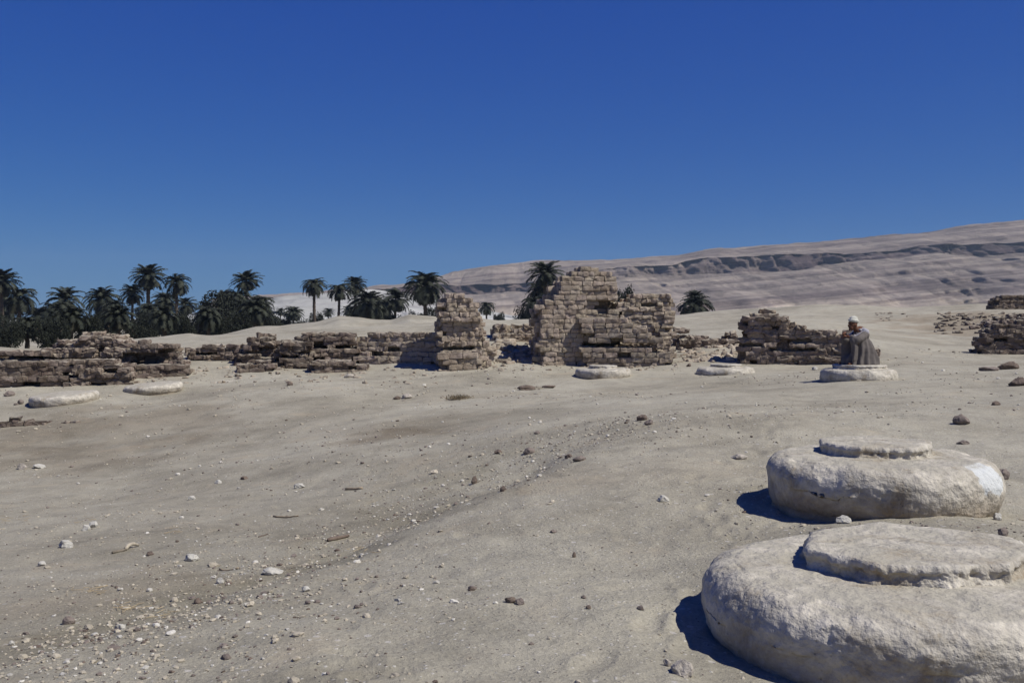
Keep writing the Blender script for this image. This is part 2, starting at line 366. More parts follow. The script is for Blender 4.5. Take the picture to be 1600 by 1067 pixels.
# ------------------------------------------------------------ hills
def hill_sheet(name, mat, pxs, knots, Ys, seed, rows=150, rough=9.0, tints=None, cliff_rows=()):
    """knots: list of [(px,py)...] lines from foot to ridge; Ys: their distances"""
    pxs = np.asarray(pxs, float); lines = [np.interp(pxs, np.array(k)[:, 0], np.array(k)[:, 1]) for k in knots]
    nk = len(lines); per = rows // (nk - 1); Vl = []; T = []
    for s in range(nk - 1):
        for q in range(per + (1 if s == nk - 2 else 0)):
            t = q / per; Yd = Ys[s] + (Ys[s + 1] - Ys[s]) * t
            py = lines[s] + (lines[s + 1] - lines[s]) * t
            x = (pxs - 800) / F * Yd; z = HC + (Y0 - py) / F * Yd
            v = (s + t) / (nk - 1); env = min(1.0, v * 5) 
            gul = 1 - np.abs(fbm(x * .009, v * .7 + 0 * x, 0, 5, seed, .55))
            flute = fbm(x * .07, v * .5 + 0 * x, 0, 4, seed + 13, .6) * (7.0 if s in cliff_rows else 3.0)         # ridged gullies
            gul2 = fbm(x * .03, z * .05, 0, 4, seed + 3)
            endf = 1.0 if s < nk - 2 else 1 - t * 0.9
            yd = Yd + (gul * 55 - 40) * env * (Yd / 1200) * endf + gul2 * rough * env + flute * env
            zz = z + (fbm(x * .02, v * 12 + 0 * x, 0, 4, seed + 7) * 2.2) * env * (Yd / 1200) * (0.45 if s == nk - 2 and t > .9 else 1)
            ter = 1.6 * np.sin(z * 0.55 + fbm(x * .01, 0 * x, 0, 2, seed + 5) * 2)      # ledges
            zq = (z - .09 * x) / (6.5 * Yd / 1200) + .9 * fbm(x * .008, 0 * x, 0, 3, seed + 21); fq = zq - np.floor(zq)
            yd = yd + (0 if s in cliff_rows else 1) * (sstep(.25, .75, fq) - fq) * 11 * env * np.clip(.55 + .9 * fbm(x * .006, z * .04, 0, 3, seed + 22), 0, 1.2)
            yd = yd + (1 - np.abs(fbm(x * .028 + v * 2.5, v * 1.2 + 0 * x, 0, 4, seed + 23))) * 16 * env * (0.3 if s > 3 else 1)
            yd = yd + ter * (0.6 if s in cliff_rows else 2.2) * env
            fan = 0 * x
            if nk > 4 and s < 2:       # scree cones at the foot
                ph = x / 120 + .6 * fbm(x / 260, 0 * x, 0, 3, seed + 31); fa = np.abs(ph - np.floor(ph) - .5) * 2
                fan = sstep(0, .3, (1 - (s + t) / 2) * 1.15 - fa); yd = yd - fan * 14 * env
            Vl.append(np.stack([x, yd, zz], 1))
            tc = tints[s] if tints else (1, 1, 1)
            tn = 1 + 0.10 * fbm(x * .02, z * .2, 0, 3, seed + 9) + .24 * fan
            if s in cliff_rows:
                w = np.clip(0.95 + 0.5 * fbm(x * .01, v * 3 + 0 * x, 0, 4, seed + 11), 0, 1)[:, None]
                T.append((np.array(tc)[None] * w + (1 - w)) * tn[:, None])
            else: T.append(np.array(tc)[None] * tn[:, None])
    nrow = len(Vl); nc = len(pxs)
    # back side falls away behind the ridge so that the hill is a solid body
    last = Vl[-1].copy(); last[:, 1] += 260; last[:, 2] -= 8; Vl.append(last); T.append(T[-1])
    last = last.copy(); last[:, 1] += 500; last[:, 2] = -5; Vl.append(last); T.append(T[-1]); nrow += 2
    V = np.concatenate(Vl); i = (np.arange(nrow - 1)[:, None] * nc + np.arange(nc - 1)[None]).ravel()
    o = build(name, V, np.stack([i, i + 1, i + nc + 1, i + nc], 1), mat, None, np.concatenate(T), True)
    tag(o, kind='structure'); return o
foot = [(-600, 516), (2400, 516)]
talus = [(300,498),(690,478),(830,476),(1000,474),(1140,470),(1250,468),(1330,462),(1400,470),(1470,455),(1540,468),(1600,455),(2300,440)]
strat = [(300,484),(690,464),(830,460),(960,447),(1140,440),(1300,432),(1442,424),(1600,416),(2300,390)]
clb = [(300,478),(690,458),(740,459),(830,455),(960,434),(1060,431),(1110,425),(1180,424),(1255,421),(1300,410),(1375,404),(1410,402),(1442,396),(1520,398),(1600,394),(2300,370)]
clt = [(300,474),(690,446),(740,446),(830,441),(900,430),(960,421),(1060,411),(1110,403),(1180,400),(1255,396),(1300,394),(1375,392),(1410,390),(1442,382),(1520,380),(1600,382),(2300,355)]
crest = [(300,470),(560,450),(600,444),(640,446),(690,432),(730,421),(770,414),(830,408),(900,406),(960,405),(1060,398),(1130,388),(1200,384),(1250,380),(1350,372),(1400,366),(1450,362),(1500,354),(1540,348),(1600,342),(1700,336),(2300,320)]
LIL = (.98, .97, 1.0)
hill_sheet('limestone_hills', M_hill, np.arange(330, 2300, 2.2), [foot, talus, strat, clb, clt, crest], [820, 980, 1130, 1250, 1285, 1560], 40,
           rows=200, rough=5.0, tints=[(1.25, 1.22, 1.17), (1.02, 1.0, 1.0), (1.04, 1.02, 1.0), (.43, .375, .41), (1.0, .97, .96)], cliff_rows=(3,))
pf = [(-500, 514), (900, 514)]
pc = [(-500,503),(200,500),(330,488),(385,474),(430,463),(470,459),(520,456),(575,453),(620,457),(680,466),(730,478),(800,492),(900,500)]
pm_ = [(x, (y + 506) / 2) for x, y in pc]
hill_sheet('pale_hill', M_hill2, np.arange(-500, 900, 3), [pf, pm_, pc], [560, 640, 760], 60, rows=60, rough=3)

# ------------------------------------------------------------ bricks
def cushion(nx=5, ny=3, nz=3):
    P_, F_ = [], []; idx = {}
    def vid(i, j, k):
        if (i, j, k) not in idx: idx[(i, j, k)] = len(P_); P_.append((i / nx - .5, j / ny - .5, k / nz - .5))
        return idx[(i, j, k)]
    for i in range(nx):
        for j in range(ny):
            F_.append((vid(i,j,0), vid(i,j+1,0), vid(i+1,j+1,0), vid(i+1,j,0))); F_.append((vid(i,j,nz), vid(i+1,j,nz), vid(i+1,j+1,nz), vid(i,j+1,nz)))
    for i in range(nx):
        for k in range(nz):
            F_.append((vid(i,0,k), vid(i+1,0,k), vid(i+1,0,k+1), vid(i,0,k+1))); F_.append((vid(i,ny,k), vid(i,ny,k+1), vid(i+1,ny,k+1), vid(i+1,ny,k)))
    for j in range(ny):
        for k in range(nz):
            F_.append((vid(0,j,k), vid(0,j,k+1), vid(0,j+1,k+1), vid(0,j+1,k))); F_.append((vid(nx,j,k), vid(nx,j+1,k), vid(nx,j+1,k+1), vid(nx,j,k+1)))
    return np.array(P_), np.array(F_)
CU, CF = cushion()
def brick(acc, cx, cy, cz, L, D, H, ang=0.0, rot=None, wear=1.0, tint=1.0, seed=0):
    p = CU * 2; q = np.abs(p) ** 9; r = (q[:, 0] + q[:, 1] + q[:, 2]) ** (1 / 9)
    k = 0.0 + 1.0 / np.maximum(r, 1e-6)
    p = p * (1 - .55 * (1 - np.minimum(k, 1)))[:, None] * 0.5
    v = p * np.array([L, D, H]); s = 0.019 * wear
    w = v + np.array([cx, cy, cz])
    v = v + s * np.stack([fbm(w[:, 0] * 9, w[:, 1] * 9, w[:, 2] * 9, 2, seed + t) for t in (1, 2, 3)], 1)
    if rot is not None: v = v @ np.array(rot).T
    ca, sa = math.cos(ang), math.sin(ang)
    v = np.stack([v[:, 0] * ca - v[:, 1] * sa, v[:, 0] * sa + v[:, 1] * ca, v[:, 2]], 1) + np.array([cx, cy, cz])
    acc.add(v, CF, tint)

def wall(name, label, A, B, top, mat, depth=0.7, ch=0.145, bl=0.34, holes=(), setb=(), wear=1.0, seed=1, drop=0.06, ends=0.12, cat='ruined wall', gap=0.95, sink=0.25, inset=None, sides=None, tint=1.0, group=None):
    """A,B = (px, Y) of the two ends of the front face; top = outline [(px,py)]; holes (px0,py0,px1,py1,n layers); setb (px0,py0,px1,py1,metres)"""
    inset = inset if inset is not None else (.012 if mat is M_brick2 else .042)
    if mat is M_brick2: ch *= .84; bl *= 1.2
    rnd = random.Random(seed); acc = Acc()
    a = np.array([(A[0] - 800) / F * A[1], A[1]]); b = np.array([(B[0] - 800) / F * B[1], B[1]])
    Lw = np.linalg.norm(b - a); d = (b - a) / Lw; nrm = np.array([-d[1], d[0]]); ang = math.atan2(d[1], d[0])
    def hit(px):   # where the ray column px meets the wall plane
        dx = (px - 800) / F; M = np.array([[dx, -d[0]], [1.0, -d[1]]]); s, u = np.linalg.solve(M, a); return u, s
    tu = []
    for px, py in top:
        u, Y = hit(px); tu.append((u, HC + (Y0 - py) / F * Y))
    tu = np.array(tu)
    def rect(r):
        (u0, Ya), (u1, Yb) = hit(r[0]), hit(r[2]); Ym = (Ya + Yb) / 2
        return (u0, u1, HC + (Y0 - r[3]) / F * Ym, HC + (Y0 - r[1]) / F * Ym, r[4])
    H_ = [rect(r) for r in holes]; S_ = [rect(r) for r in setb]
    us = np.linspace(tu[0, 0], tu[-1, 0], 30); base = terrain(a[0] + d[0] * us, a[1] + d[1] * us, False)
    zb = float(base.min()) - sink; zt = tu[:, 1].max(); nlay = max(2, round(depth / 0.26)); ld = depth / nlay
    for lay in range(nlay):
        w = (lay + .5) * ld; k = 0; z = zb
        while z < zt:
            hh = ch * rnd.uniform(.93, 1.07); zm = z + hh / 2; u = tu[0, 0] - rnd.uniform(0, bl)
            rowset = rnd.uniform(-.015, .02) * wear; header = rnd.random() < 0.35
            while u < tu[-1, 0]:
                L = bl * rnd.uniform(.85, 1.12) * (0.55 if header else 1.0)
                if rnd.random() < .1: L *= .6
                um = u + L / 2; ok = True
                T = np.interp(um, tu[:, 0], tu[:, 1]) - rnd.uniform(-.25, 1) * drop - (0.02 if lay else 0)
                le = tu[0, 0] + rnd.uniform(0, ends); re = tu[-1, 0] - rnd.uniform(0, ends)
                if zm > T or um < le or um > re: ok = False
                gnd = np.interp(um, us, base)
                if z + hh < gnd - 0.12: ok = False
                sb = rowset + rnd.uniform(-.012, .02) * wear
                for (u0, u1, z0, z1, n_) in H_:
                    if u0 < um < u1 and min(z1, z + hh) - max(z0, z) > .42 * hh and lay < n_: ok = False
                if lay == 0 and rnd.random() < .018 * wear: ok = False
                sb += float(noise(um * 1.1, zm * 2.3, 0, seed)) * (.018 if mat is M_brick2 else .03) * wear
                for (u0, u1, z0, z1, n_) in S_:
                    if u0 < um < u1 and z0 < zm < z1: sb += n_
                if ok:
                    pl = lay == 0 and gap or 1.03
                    if nlay > 2 and lay == nlay - 1: pl = gap
                    hz = hh * (pl if pl > 1 else .95)
                    c_ = a + d * um + nrm * (w + (sb if lay in (0,) else (sb * .5 if pl > 1 else -sb)))
                    th_ = rnd.gauss(0, .035) * wear; ry = rnd.gauss(0, .022) * wear
                    rot = [[math.cos(ry), 0, math.sin(ry)], [0, 1, 0], [-math.sin(ry), 0, math.cos(ry)]]
                    t = tint * rnd.uniform(.84, 1.12)
                    brick(acc, c_[0], c_[1], zm, L * min(pl + .045, 1.03), ld * 1.05, hz, ang + th_, rot, wear, (t, t * rnd.uniform(.97, 1.01), t * rnd.uniform(.94, 1.02)), seed * 7)
                    if lay == 0 and rnd.random() < .93:        # mud mortar packed behind the joints
                        ins = inset + .02 * float(noise(um * .9 + 5, zm * 1.7, 3, seed)) + rnd.uniform(-.006, .006)
                        c_ = a + d * um + nrm * (w + sb + ins)
                        brick(acc, c_[0], c_[1], zm - hh * .02, L * 1.12, ld, hh * 1.16, ang, None, wear * .8, t * .80, seed * 7 + 3)
                u += L
            z += hh; k += 1
    o = acc.build(name, mat, None, False)
    tag(o, label, cat, group); return o

G = 'mudbrick walls of the ruin'
# big ruin in the middle: front pier, long face, and the right-hand block
wall('mudbrick_ruin', 'tallest mudbrick ruin, a stepped pile of bricks with a dark hole near its top', (842, 27), (968, 27.3),
     [(842,470),(858,470),(859,458),(868,456),(870,446),(876,440),(882,432),(896,430),(899,422),(910,419),(930,418),(938,424),(957,428),(960,440),(966,452),(970,470),(972,480)], M_brick, 1.35, .128, .31,
     holes=[(930,468,966,480,2),(940,484,948,492,1),(915,535,972,543,2),(898,562,912,571,2)], setb=[(916,470,1000,545,.10),(912,545,1000,575,.06)], seed=11, drop=.05, group=G)
wall('mudbrick_ruin', 'long low face of big mudbrick courses with a black undercut, joined to the tallest ruin', (905, 26.9), (1046, 26.6),
     [(905,500),(930,496),(960,494),(985,500),(1000,512),(1015,522),(1030,530),(1045,540),(1047,556)], M_brick, .55, .135, .35,
     holes=[(915,537,970,544,2),(968,534,1024,544,2),(1022,542,1032,552,2),(970,551,976,556,1)], seed=12, drop=.05, group=G, tint=.9, wear=1.1)
wall('mudbrick_ruin', 'worn pale block of thin rounded brick courses, right end of the tallest ruin', (962, 27.4), (1056, 27.6),
     [(962,470),(978,468),(984,474),(992,462),(1004,458),(1024,460),(1040,457),(1049,460),(1055,472),(1056,500)], M_brick, 1.0, .115, .3,
     holes=[(1005,473,1016,482,1),(1040,515,1050,520,1)], setb=[(960,486,1030,560,.05)], seed=13, wear=1.5, gap=.99, group=G, tint=1.03)
# narrow tower
wall('mudbrick_tower', 'narrow tower of crumbling mudbrick with a black slot in its foot', (686, 26.2), (757, 26.4),
     [(686,482),(690,466),(700,460),(712,457),(722,462),(738,466),(748,474),(752,490),(757,500),(758,560)], M_brick, 1.0, .125, .27,
     holes=[(687,508,697,524,2),(692,541,750,551,2)], setb=[(697,500,760,540,.12)], seed=21, wear=1.5, drop=.1, group=G)
wall('mudbrick_buttress', 'low stepped brick shoulder against the right of the narrow tower', (745, 26.5), (776, 26.7),
     [(745,515),(758,520),(764,530),(772,536),(776,552)], M_brick, .8, .135, .3, seed=22, wear=1.5, drop=.1, group=G)
wall('mudbrick_sill', 'two straight courses of long bricks under the black slot of the tower', (688, 26.0), (754, 26.2),
     [(688,551),(754,551)], M_brick, .4, .15, .36, seed=23, group=G, tint=.95, drop=.03, sink=.15)
# gap wall
wall('rubble_wall', 'tumbled low wall in the gap between the narrow tower and the tallest ruin', (764, 30), (845, 30),
     [(764,508),(790,505),(800,510),(820,508),(845,506)], M_brick, .7, .14, .35, holes=[(790,512,798,518,1),(812,526,822,534,1)], setb=[(760,520,850,570,-.25)], seed=31, wear=1.8, drop=.15, group=G, tint=1.0)
# wall runs left of the tower
wall('mudbrick_wall', 'long even run of thin pale courses just left of the narrow tower', (550, 28.0), (690, 27.4),
     [(550,530),(566,524),(574,522),(600,521),(640,520),(690,518)], M_brick, .9, .13, .34, setb=[(560,534,700,547,-.10),(560,547,700,560,-.2),(560,560,700,575,-.3)], seed=41, wear=1.5, drop=.05, gap=.97, group=G, tint=.94)
wall('mudbrick_wall', 'brown brick block with flat top and a black undercut, above the low plinth', (432, 27.6), (556, 27.8),
     [(432,532),(445,529),(462,530),(470,518),(500,517),(532,518),(538,522),(552,526),(556,533)], M_brick2, .9, .13, .34,
     holes=[(484,536,512,545,2),(520,538,552,544,2),(484,530,494,540,1)], setb=[(430,545,560,575,-.15)], seed=42, wear=1.6, group=G, tint=1.05)
wall('brick_plinth', 'low reddish brick plinth in front of the brown block with the undercut', (484, 26.2), (571, 26.4),
     [(484,566),(500,563),(545,562),(571,568)], M_brick2, .7, .135, .36, seed=43, wear=1.4, group=G, tint=1.0)
wall('rubble_wall', 'humped stump of brown rubble and brick left of the brown block', (366, 27.4), (434, 27.4),
     [(366,545),(384,541),(390,524),(402,520),(415,523),(425,534),(434,536)], M_brick2, 1.0, .13, .32,
     holes=[(404,541,425,547,1)], setb=[(360,548,440,575,-.2)], seed=44, wear=2.0, drop=.1, group=G)
wall('rubble_wall', 'dark brown hanging brick ledge over a black shadow, left of the plinth', (430, 26.8), (486, 26.9),
     [(430,536),(450,531),(470,534),(486,540)], M_brick2, .7, .13, .33, holes=[(434,552,470,558,2),(470,547,486,553,1)], seed=45, wear=1.8, group=G, tint=.85)
wall('brick_footing', 'faint scrap of low brown footing left of the reddish plinth', (372, 26.0), (434, 26.2),
     [(372,566),(400,564),(434,567)], M_brick2, .5, .12, .3, seed=46, wear=1.8, drop=.12, group=G, tint=.95)
# far left
wall('mudbrick_wall', 'dark brown wall along the lower left edge with long flat courses', (-60, 24.0), (110, 24.3),
     [(-60,568),(0,566),(50,565),(110,566)], M_brick2, .6, .14, .36, setb=[(-60,585,120,610,-.06)], seed=51, wear=1.3, group=G, tint=.95)
wall('rubble_wall', 'broken brown rubble face between the leftmost wall and its crumbled end', (105, 24.2), (205, 24.4),
     [(105,562),(130,560),(170,560),(190,568),(203,576),(205,590)], M_brick2, .8, .13, .3, holes=[(135,572,145,578,1),(160,577,180,583,1)], seed=52, wear=2.2, drop=.1, group=G, tint=1.05)
wall('mudbrick_mound', 'high crumbled brick heap topped by a flat cap before the palms at the left', (70, 26), (205, 26.2),
     [(70,552),(75,542),(88,536),(94,530),(124,528),(128,521),(142,519),(160,519),(174,522),(178,530),(192,533),(205,540)], M_brick2, 1.4, .13, .32,
     holes=[(95,540,103,545,1),(150,548,170,553,1)], setb=[(70,545,210,560,-.1)], seed=53, wear=2.4, drop=.08, group=G, tint=1.15)
wall('mudbrick_wall', 'low left-edge wall top over a long black shadow, before the palm trunks', (-60, 25.6), (78, 25.8),
     [(-60,548),(0,548),(40,550),(60,547),(78,546)], M_brick2, .8, .13, .34, holes=[(-60,553,76,563,2)], seed=54, wear=1.8, group=G, tint=1.1)
wall('mudbrick_wall', 'straight ledge of brown brick hanging over a black recess, right of the high heap', (195, 26.0), (282, 26.2),
     [(195,538),(210,533),(240,535),(270,537),(280,541),(282,552)], M_brick2, .8, .13, .35, holes=[(170,554,264,567,2),(248,547,262,556,2)], seed=55, wear=1.6, group=G, tint=1.08)
wall('mudbrick_wall', 'low two-course wall of brown brick below the black recess, behind a half-buried base', (197, 25.2), (297, 25.5),
     [(197,568),(230,567),(270,565),(297,568)], M_brick2, .6, .14, .36, seed=56, wear=1.3, group=G, tint=.95)
wall('brick_footing', 'short scrap of wall with a dark hollow among the sand left of the humped stump', (290, 28.0), (384, 28.0),
     [(290,546),(310,541),(350,540),(384,538)], M_brick2, .7, .12, .32, holes=[(303,548,342,556,2)], seed=57, wear=2.0, group=G, tint=1.15)
wall('brick_footing', 'row of dark buried bricks showing in the bank at the left edge', (-40, 19.6), (78, 20.0),
     [(-40,656),(30,655),(60,655),(78,655)], M_brick2, .3, .1, .3, seed=58, wear=2.0, group=G, tint=.75, drop=.1, sink=.05)
# right of the big ruin
wall('rubble_wall', 'low dark line of broken bricks between the tallest ruin and the right wall', (1054, 29.5), (1156, 29.3),
     [(1054,514),(1070,516),(1085,524),(1100,528),(1125,526),(1150,520),(1156,520)], M_brick2, .7, .13, .32, holes=[(1056,522,1072,532,1)], setb=[(1050,532,1160,570,-.2)], seed=61, wear=2.3, drop=.14, group=G, tint=1.15)
wall('mudbrick_wall', 'brown brick wall with a raised dark left end, behind the squatting man', (1156, 26.6), (1372, 25.6),
     [(1156,530),(1160,500),(1166,490),(1178,487),(1200,487),(1218,490),(1228,500),(1240,508),(1262,510),(1280,517),(1300,515),(1340,518),(1360,535),(1372,552)], M_brick2, .75, .135, .33,
     holes=[(1194,486,1202,496,1),(1222,532,1240,542,1),(1255,533,1262,540,1),(1284,528,1292,540,1),(1205,547,1280,552,1),(1178,497,1184,502,1)], seed=62, wear=2.0, drop=.12, group=G, tint=1.18)
wall('mudbrick_wall', 'dark brown block of bricks at the right edge of the site, nearer the path', (1532, 28), (1700, 27.5),
     [(1532,535),(1540,522),(1555,510),(1575,506),(1600,500),(1700,495)], M_brick2, .9, .14, .34, holes=[(1562,527,1568,535,1)], seed=63, wear=1.8, drop=.1, group=G, tint=.95)
wall('mudbrick_wall', 'upper dark stump of brick on the rise at the right edge', (1556, 47), (1720, 47),
     [(1556,465),(1570,462),(1640,458),(1720,460)], M_brick2, .9, .14, .34, seed=64, wear=1.8, drop=.1, group=G, tint=.9, sink=.1)

wall('rubble_wall', 'crumbling brown brick slope between the upper stump and the lower block at the right edge', (1500, 40), (1720, 39),
     [(1500,516),(1525,508),(1550,500),(1580,492),(1640,488),(1720,488)], M_brick2, 1.1, .14, .32, seed=65, wear=2.3, drop=.2, group=G, tint=1.1, setb=[(1490,500,1720,530,-.3)])
# ------------------------------------------------------------ stones
def ico(sub=2):
    t = (1 + 5 ** .5) / 2
    v = [(-1,t,0),(1,t,0),(-1,-t,0),(1,-t,0),(0,-1,t),(0,1,t),(0,-1,-t),(0,1,-t),(t,0,-1),(t,0,1),(-t,0,-1),(-t,0,1)]
    f = [(0,11,5),(0,5,1),(0,1,7),(0,7,10),(0,10,11),(1,5,9),(5,11,4),(11,10,2),(10,7,6),(7,1,8),(3,9,4),(3,4,2),(3,2,6),(3,6,8),(3,8,9),(4,9,5),(2,4,11),(6,2,10),(8,6,7),(9,8,1)]
    v = [np.array(p) / np.linalg.norm(p) for p in v]
    for _ in range(sub):
        c = {}; nf = []
        def mp(a, b):
            k = (min(a, b), max(a, b))
            if k not in c: p = v[a] + v[b]; v.append(p / np.linalg.norm(p)); c[k] = len(v) - 1
            return c[k]
        for a, b, d in f:
            ab, bd, da = mp(a, b), mp(b, d), mp(d, a); nf += [(a, ab, da), (b, bd, ab), (d, da, bd), (ab, bd, da)]
        f = nf
    return np.array(v), np.array(f)
I0, I1, I2, I3 = ico(0), ico(1), ico(2), ico(3)
def rock_shape(T, dims, seed, cuts=7, rough=.10):
    V = T[0].copy(); r = np.random.RandomState(seed)
    for _ in range(cuts):
        nn = r.normal(size=3); nn /= np.linalg.norm(nn); dd = r.uniform(.55, .85)
        s = V @ nn; V = V - np.outer(np.maximum(s - dd, 0), nn)
    V = V + rough * np.stack([fbm(V[:, 0] * 2.5 + seed, V[:, 1] * 2.5, V[:, 2] * 2.5, 3, seed + k) for k in range(3)], 1)
    return V * np.array(dims) * .5
BROWN = (.155, .12, .095); GREYB = (.20, .165, .14); WHITE = (.45, .43, .375); BUFF = (.38, .34, .285)
def stone(px, py, wpx, hpx, col, label, name='stone', seed=None, rz=0.0, cat='stone', deep=.8):
    c = onground(px, py); k = c[1] / F; w, h = wpx * k, hpx * k
    s = seed or int(px * 7 + py)
    V = rock_shape(I3 if wpx > 14 else I2, (w, w * deep, h * 1.5), s)
    ca, sa = math.cos(rz), math.sin(rz); V = np.stack([V[:, 0] * ca - V[:, 1] * sa, V[:, 0] * sa + V[:, 1] * ca, V[:, 2]], 1)
    o = build(name, V, I3[1] if wpx > 14 else I2[1], M_rock, None, np.tile(np.array(col), (len(V), 1)), False, (c[0], c[1], c[2] + h * .30))
    tag(o, label, cat, 'loose stones and clods on the sand'); return o
stone(796, 941, 19, 9, BROWN, 'left half of the split brown clod in the middle of the foreground', 'clod', deep=.7)
stone(811, 944, 17, 9, GREYB, 'right half of the split brown clod in the middle of the foreground', 'clod', deep=.6)
stone(298, 876, 24, 10, WHITE, 'smooth oval white stone alone in the left foreground')
stone(102, 855, 24, 11, WHITE, 'angular white stone at the far left beside bits of straw')
stone(1503, 662, 26, 15, GREYB, 'large dark rounded rock on the sand beyond the patched column base', 'rock')
stone(1504, 694, 20, 6, GREYB, 'flat dark stone behind the patched column base')
stone(1155, 716, 26, 7, BUFF, 'flat tan slab left of the patched column base')
stone(1037, 783, 20, 9, WHITE, 'pale flat stone on smooth sand left of the patched base')
stone(1003, 657, 16, 10, BROWN, 'dark jagged lump on the low ridge in the middle distance')
stone(1014, 663, 16, 7, GREYB, 'small grey lump beside the dark jagged one on the ridge')
stone(134, 828, 14, 9, WHITE, 'left of a pair of small white stones at the left')
stone(146, 823, 14, 9, WHITE, 'right of a pair of small white stones at the left')
stone(108, 974, 20, 11, GREYB, 'dark grey angular stone near the lower left corner')
stone(188, 985, 17, 12, WHITE, 'white block standing up near the dark grey stone at lower left')
stone(61, 731, 20, 6, WHITE, 'flat pale flake far left below the bank')
stone(35, 733, 14, 9, BUFF, 'small tan stone beside the flat pale flake')
stone(620, 624, 12, 5, BROWN, 'small dark brown lump, left of two on the far flat', 'clod')
stone(635, 622, 18, 7, BUFF, 'tan lump with a dark underside, right of two on the far flat', 'clod')
stone(741, 755, 10, 12, BROWN, 'upright dark chip on the stony strip')
stone(778, 708, 13, 6, BROWN, 'reddish brown stone on the slope of the stony strip')
stone(826, 709, 20, 9, GREYB, 'grey half-buried stone at the upper part of the stony strip')
stone(786, 767, 10, 8, BROWN, 'dark chip below the upright one on the stony strip')
stone(905, 720, 22, 8, GREYB, 'grey flattish stone where the stony strip meets the smooth track')
stone(888, 716, 12, 7, BROWN, 'tiny dark chip left of the grey flattish stone on the track edge')
stone(1318, 818, 24, 12, WHITE, 'pale wedge of stone between the two nearest column bases')
stone(1558, 812, 18, 11, WHITE, 'white chip on the ground right between the two nearest bases')
stone(1566, 836, 18, 14, GREYB, 'grey thin upright stone behind the nearest column base')
stone(1563, 748, 26, 16, GREYB, 'brown rough stone touching the right side of the patched base')
stone(1556, 633, 14, 6, BROWN, 'small dark stone at the right on the far sand')
stone(1066, 1052, 34, 24, BUFF, 'knobbly pale lump of earth beside the shadow of the nearest base', 'clod', deep=1.2)
stone(1043, 1040, 14, 12, BUFF, 'small pale clod left of the knobbly lump by the nearest base', 'clod')
stone(382, 749, 12, 5, BROWN, 'small brown chip in the middle of the hollow')
stone(468, 762, 17, 8, WHITE, 'white stone in the middle of the hollow')
stone(299, 781, 13, 6, WHITE, 'small white stone in the hollow left of centre')
stone(341, 756, 12, 6, WHITE, 'grey-white chip in the hollow just above the small white stone')
stone(235, 867, 12, 6, BROWN, 'small brown chip near the dry branch')
stone(427, 896, 32, 10, WHITE, 'broad bluish white slab at the edge of the stony strip')
stone(478, 924, 14, 8, WHITE, 'white stone below the broad slab on the stony strip')
stone(345, 911, 14, 8, WHITE, 'white stone left of the broad slab on the stony strip')
stone(310, 942, 14, 8, BROWN, 'dark stone in the stony strip left of centre')
stone(65, 884, 14, 7, WHITE, 'small white stone below the angular one at far left')
stone(18, 1008, 12, 7, WHITE, 'small white stone at the lower left corner')
stone(897, 871, 6, 9, BROWN, 'tiny dark upright chip on the smooth track')
stone(920, 951, 9, 6, BROWN, 'dark crumb on the smooth track right of the split clod')
stone(452, 602, 12, 7, BROWN, 'brown brick piece fallen before the reddish plinth', 'brick_fragment', cat='brick')
stone(545, 590, 16, 6, BUFF, 'tan brick piece fallen beside the reddish plinth', 'brick_fragment', cat='brick')
stone(823, 609, 28, 7, BROWN, 'dark flat lump in a small hollow before the big ruin', 'clod')
stone(858, 606, 22, 4, BROWN, 'thin dark crust on the sand before the big ruin', 'clod')
stone(32, 631, 10, 7, GREYB, 'dark stone left of the leftmost half-buried base')
stone(15, 618, 18, 7, GREYB, 'flat grey lump at the left edge under the wall')
stone(1245, 568, 26, 8, BUFF, 'brick lump lying in front of the brown right wall', 'brick_fragment', cat='brick')
stone(1227, 569, 12, 8, BROWN, 'dark brick chip lying in front of the brown right wall', 'brick_fragment', cat='brick')
stone(1575, 577, 34, 12, BROWN, 'dark slab lying at the right edge above the path', 'rock', deep=.5)
stone(1545, 579, 30, 7, GREYB, 'low line of broken stone left of the dark slab')
stone(1590, 603, 30, 14, BROWN, 'dark stone at the right edge below the dark slab', 'rock')
stone(1273, 578, 10, 5, WHITE, 'white chip left of the base the man sits on')
stone(1076, 573, 8, 5, BROWN, 'dark chip between the tallest ruin and the base at its right')

# rubble fields: bricks tumbled about the walls
def rubble(label, box, count, seed, tint=1.0, size=.3, mat=M_brick):
    rnd = random.Random(seed); acc = Acc()
    for _ in range(count):
        px = rnd.uniform(box[0], box[2]); py = rnd.uniform(box[1], box[3])
        c = onground(px, py, 20, 60); L = size * rnd.uniform(.3, 1.0)
        ax = Vector((rnd.gauss(0, 1), rnd.gauss(0, 1), rnd.gauss(0, 1))).normalized(); R = Matrix.Rotation(rnd.uniform(-.6, .6), 3, ax)
        t = tint * rnd.uniform(.7, 1.2)
        brick(acc, c[0], c[1], c[2] - L * .02, L, L * .6, L * .42, rnd.uniform(-.8, .8), R, 1.6, t, seed)
    o = acc.build('rubble', mat, None, True); tag(o, label, 'rubble', kind='stuff'); return o
rubble('tumbled pale bricks in the gap beside the narrow tower', (768, 528, 842, 568), 130, 5, 1.0, .38)
rubble('broken bricks strewn over the slope beside the right wall', (1062, 532, 1150, 566), 150, 6, 1.1, .26)
rubble('brown bricks scattered on the rise at the far right', (1462, 490, 1600, 522), 150, 7, .85, .32, M_brick2)
rubble('brown bits scattered on the sandy rise behind the man', (1370, 488, 1420, 502), 14, 8, .9, .26, M_brick2)
rubble('brick crumbs along the foot of the left walls', (0, 574, 690, 600), 170, 9, 1.0, .16)
rubble('brick crumbs along the foot of the central ruin', (690, 566, 1060, 580), 120, 10, 1.0, .16)
rubble('brick crumbs below the brown right wall', (1150, 556, 1320, 570), 60, 14, 1.0, .16)
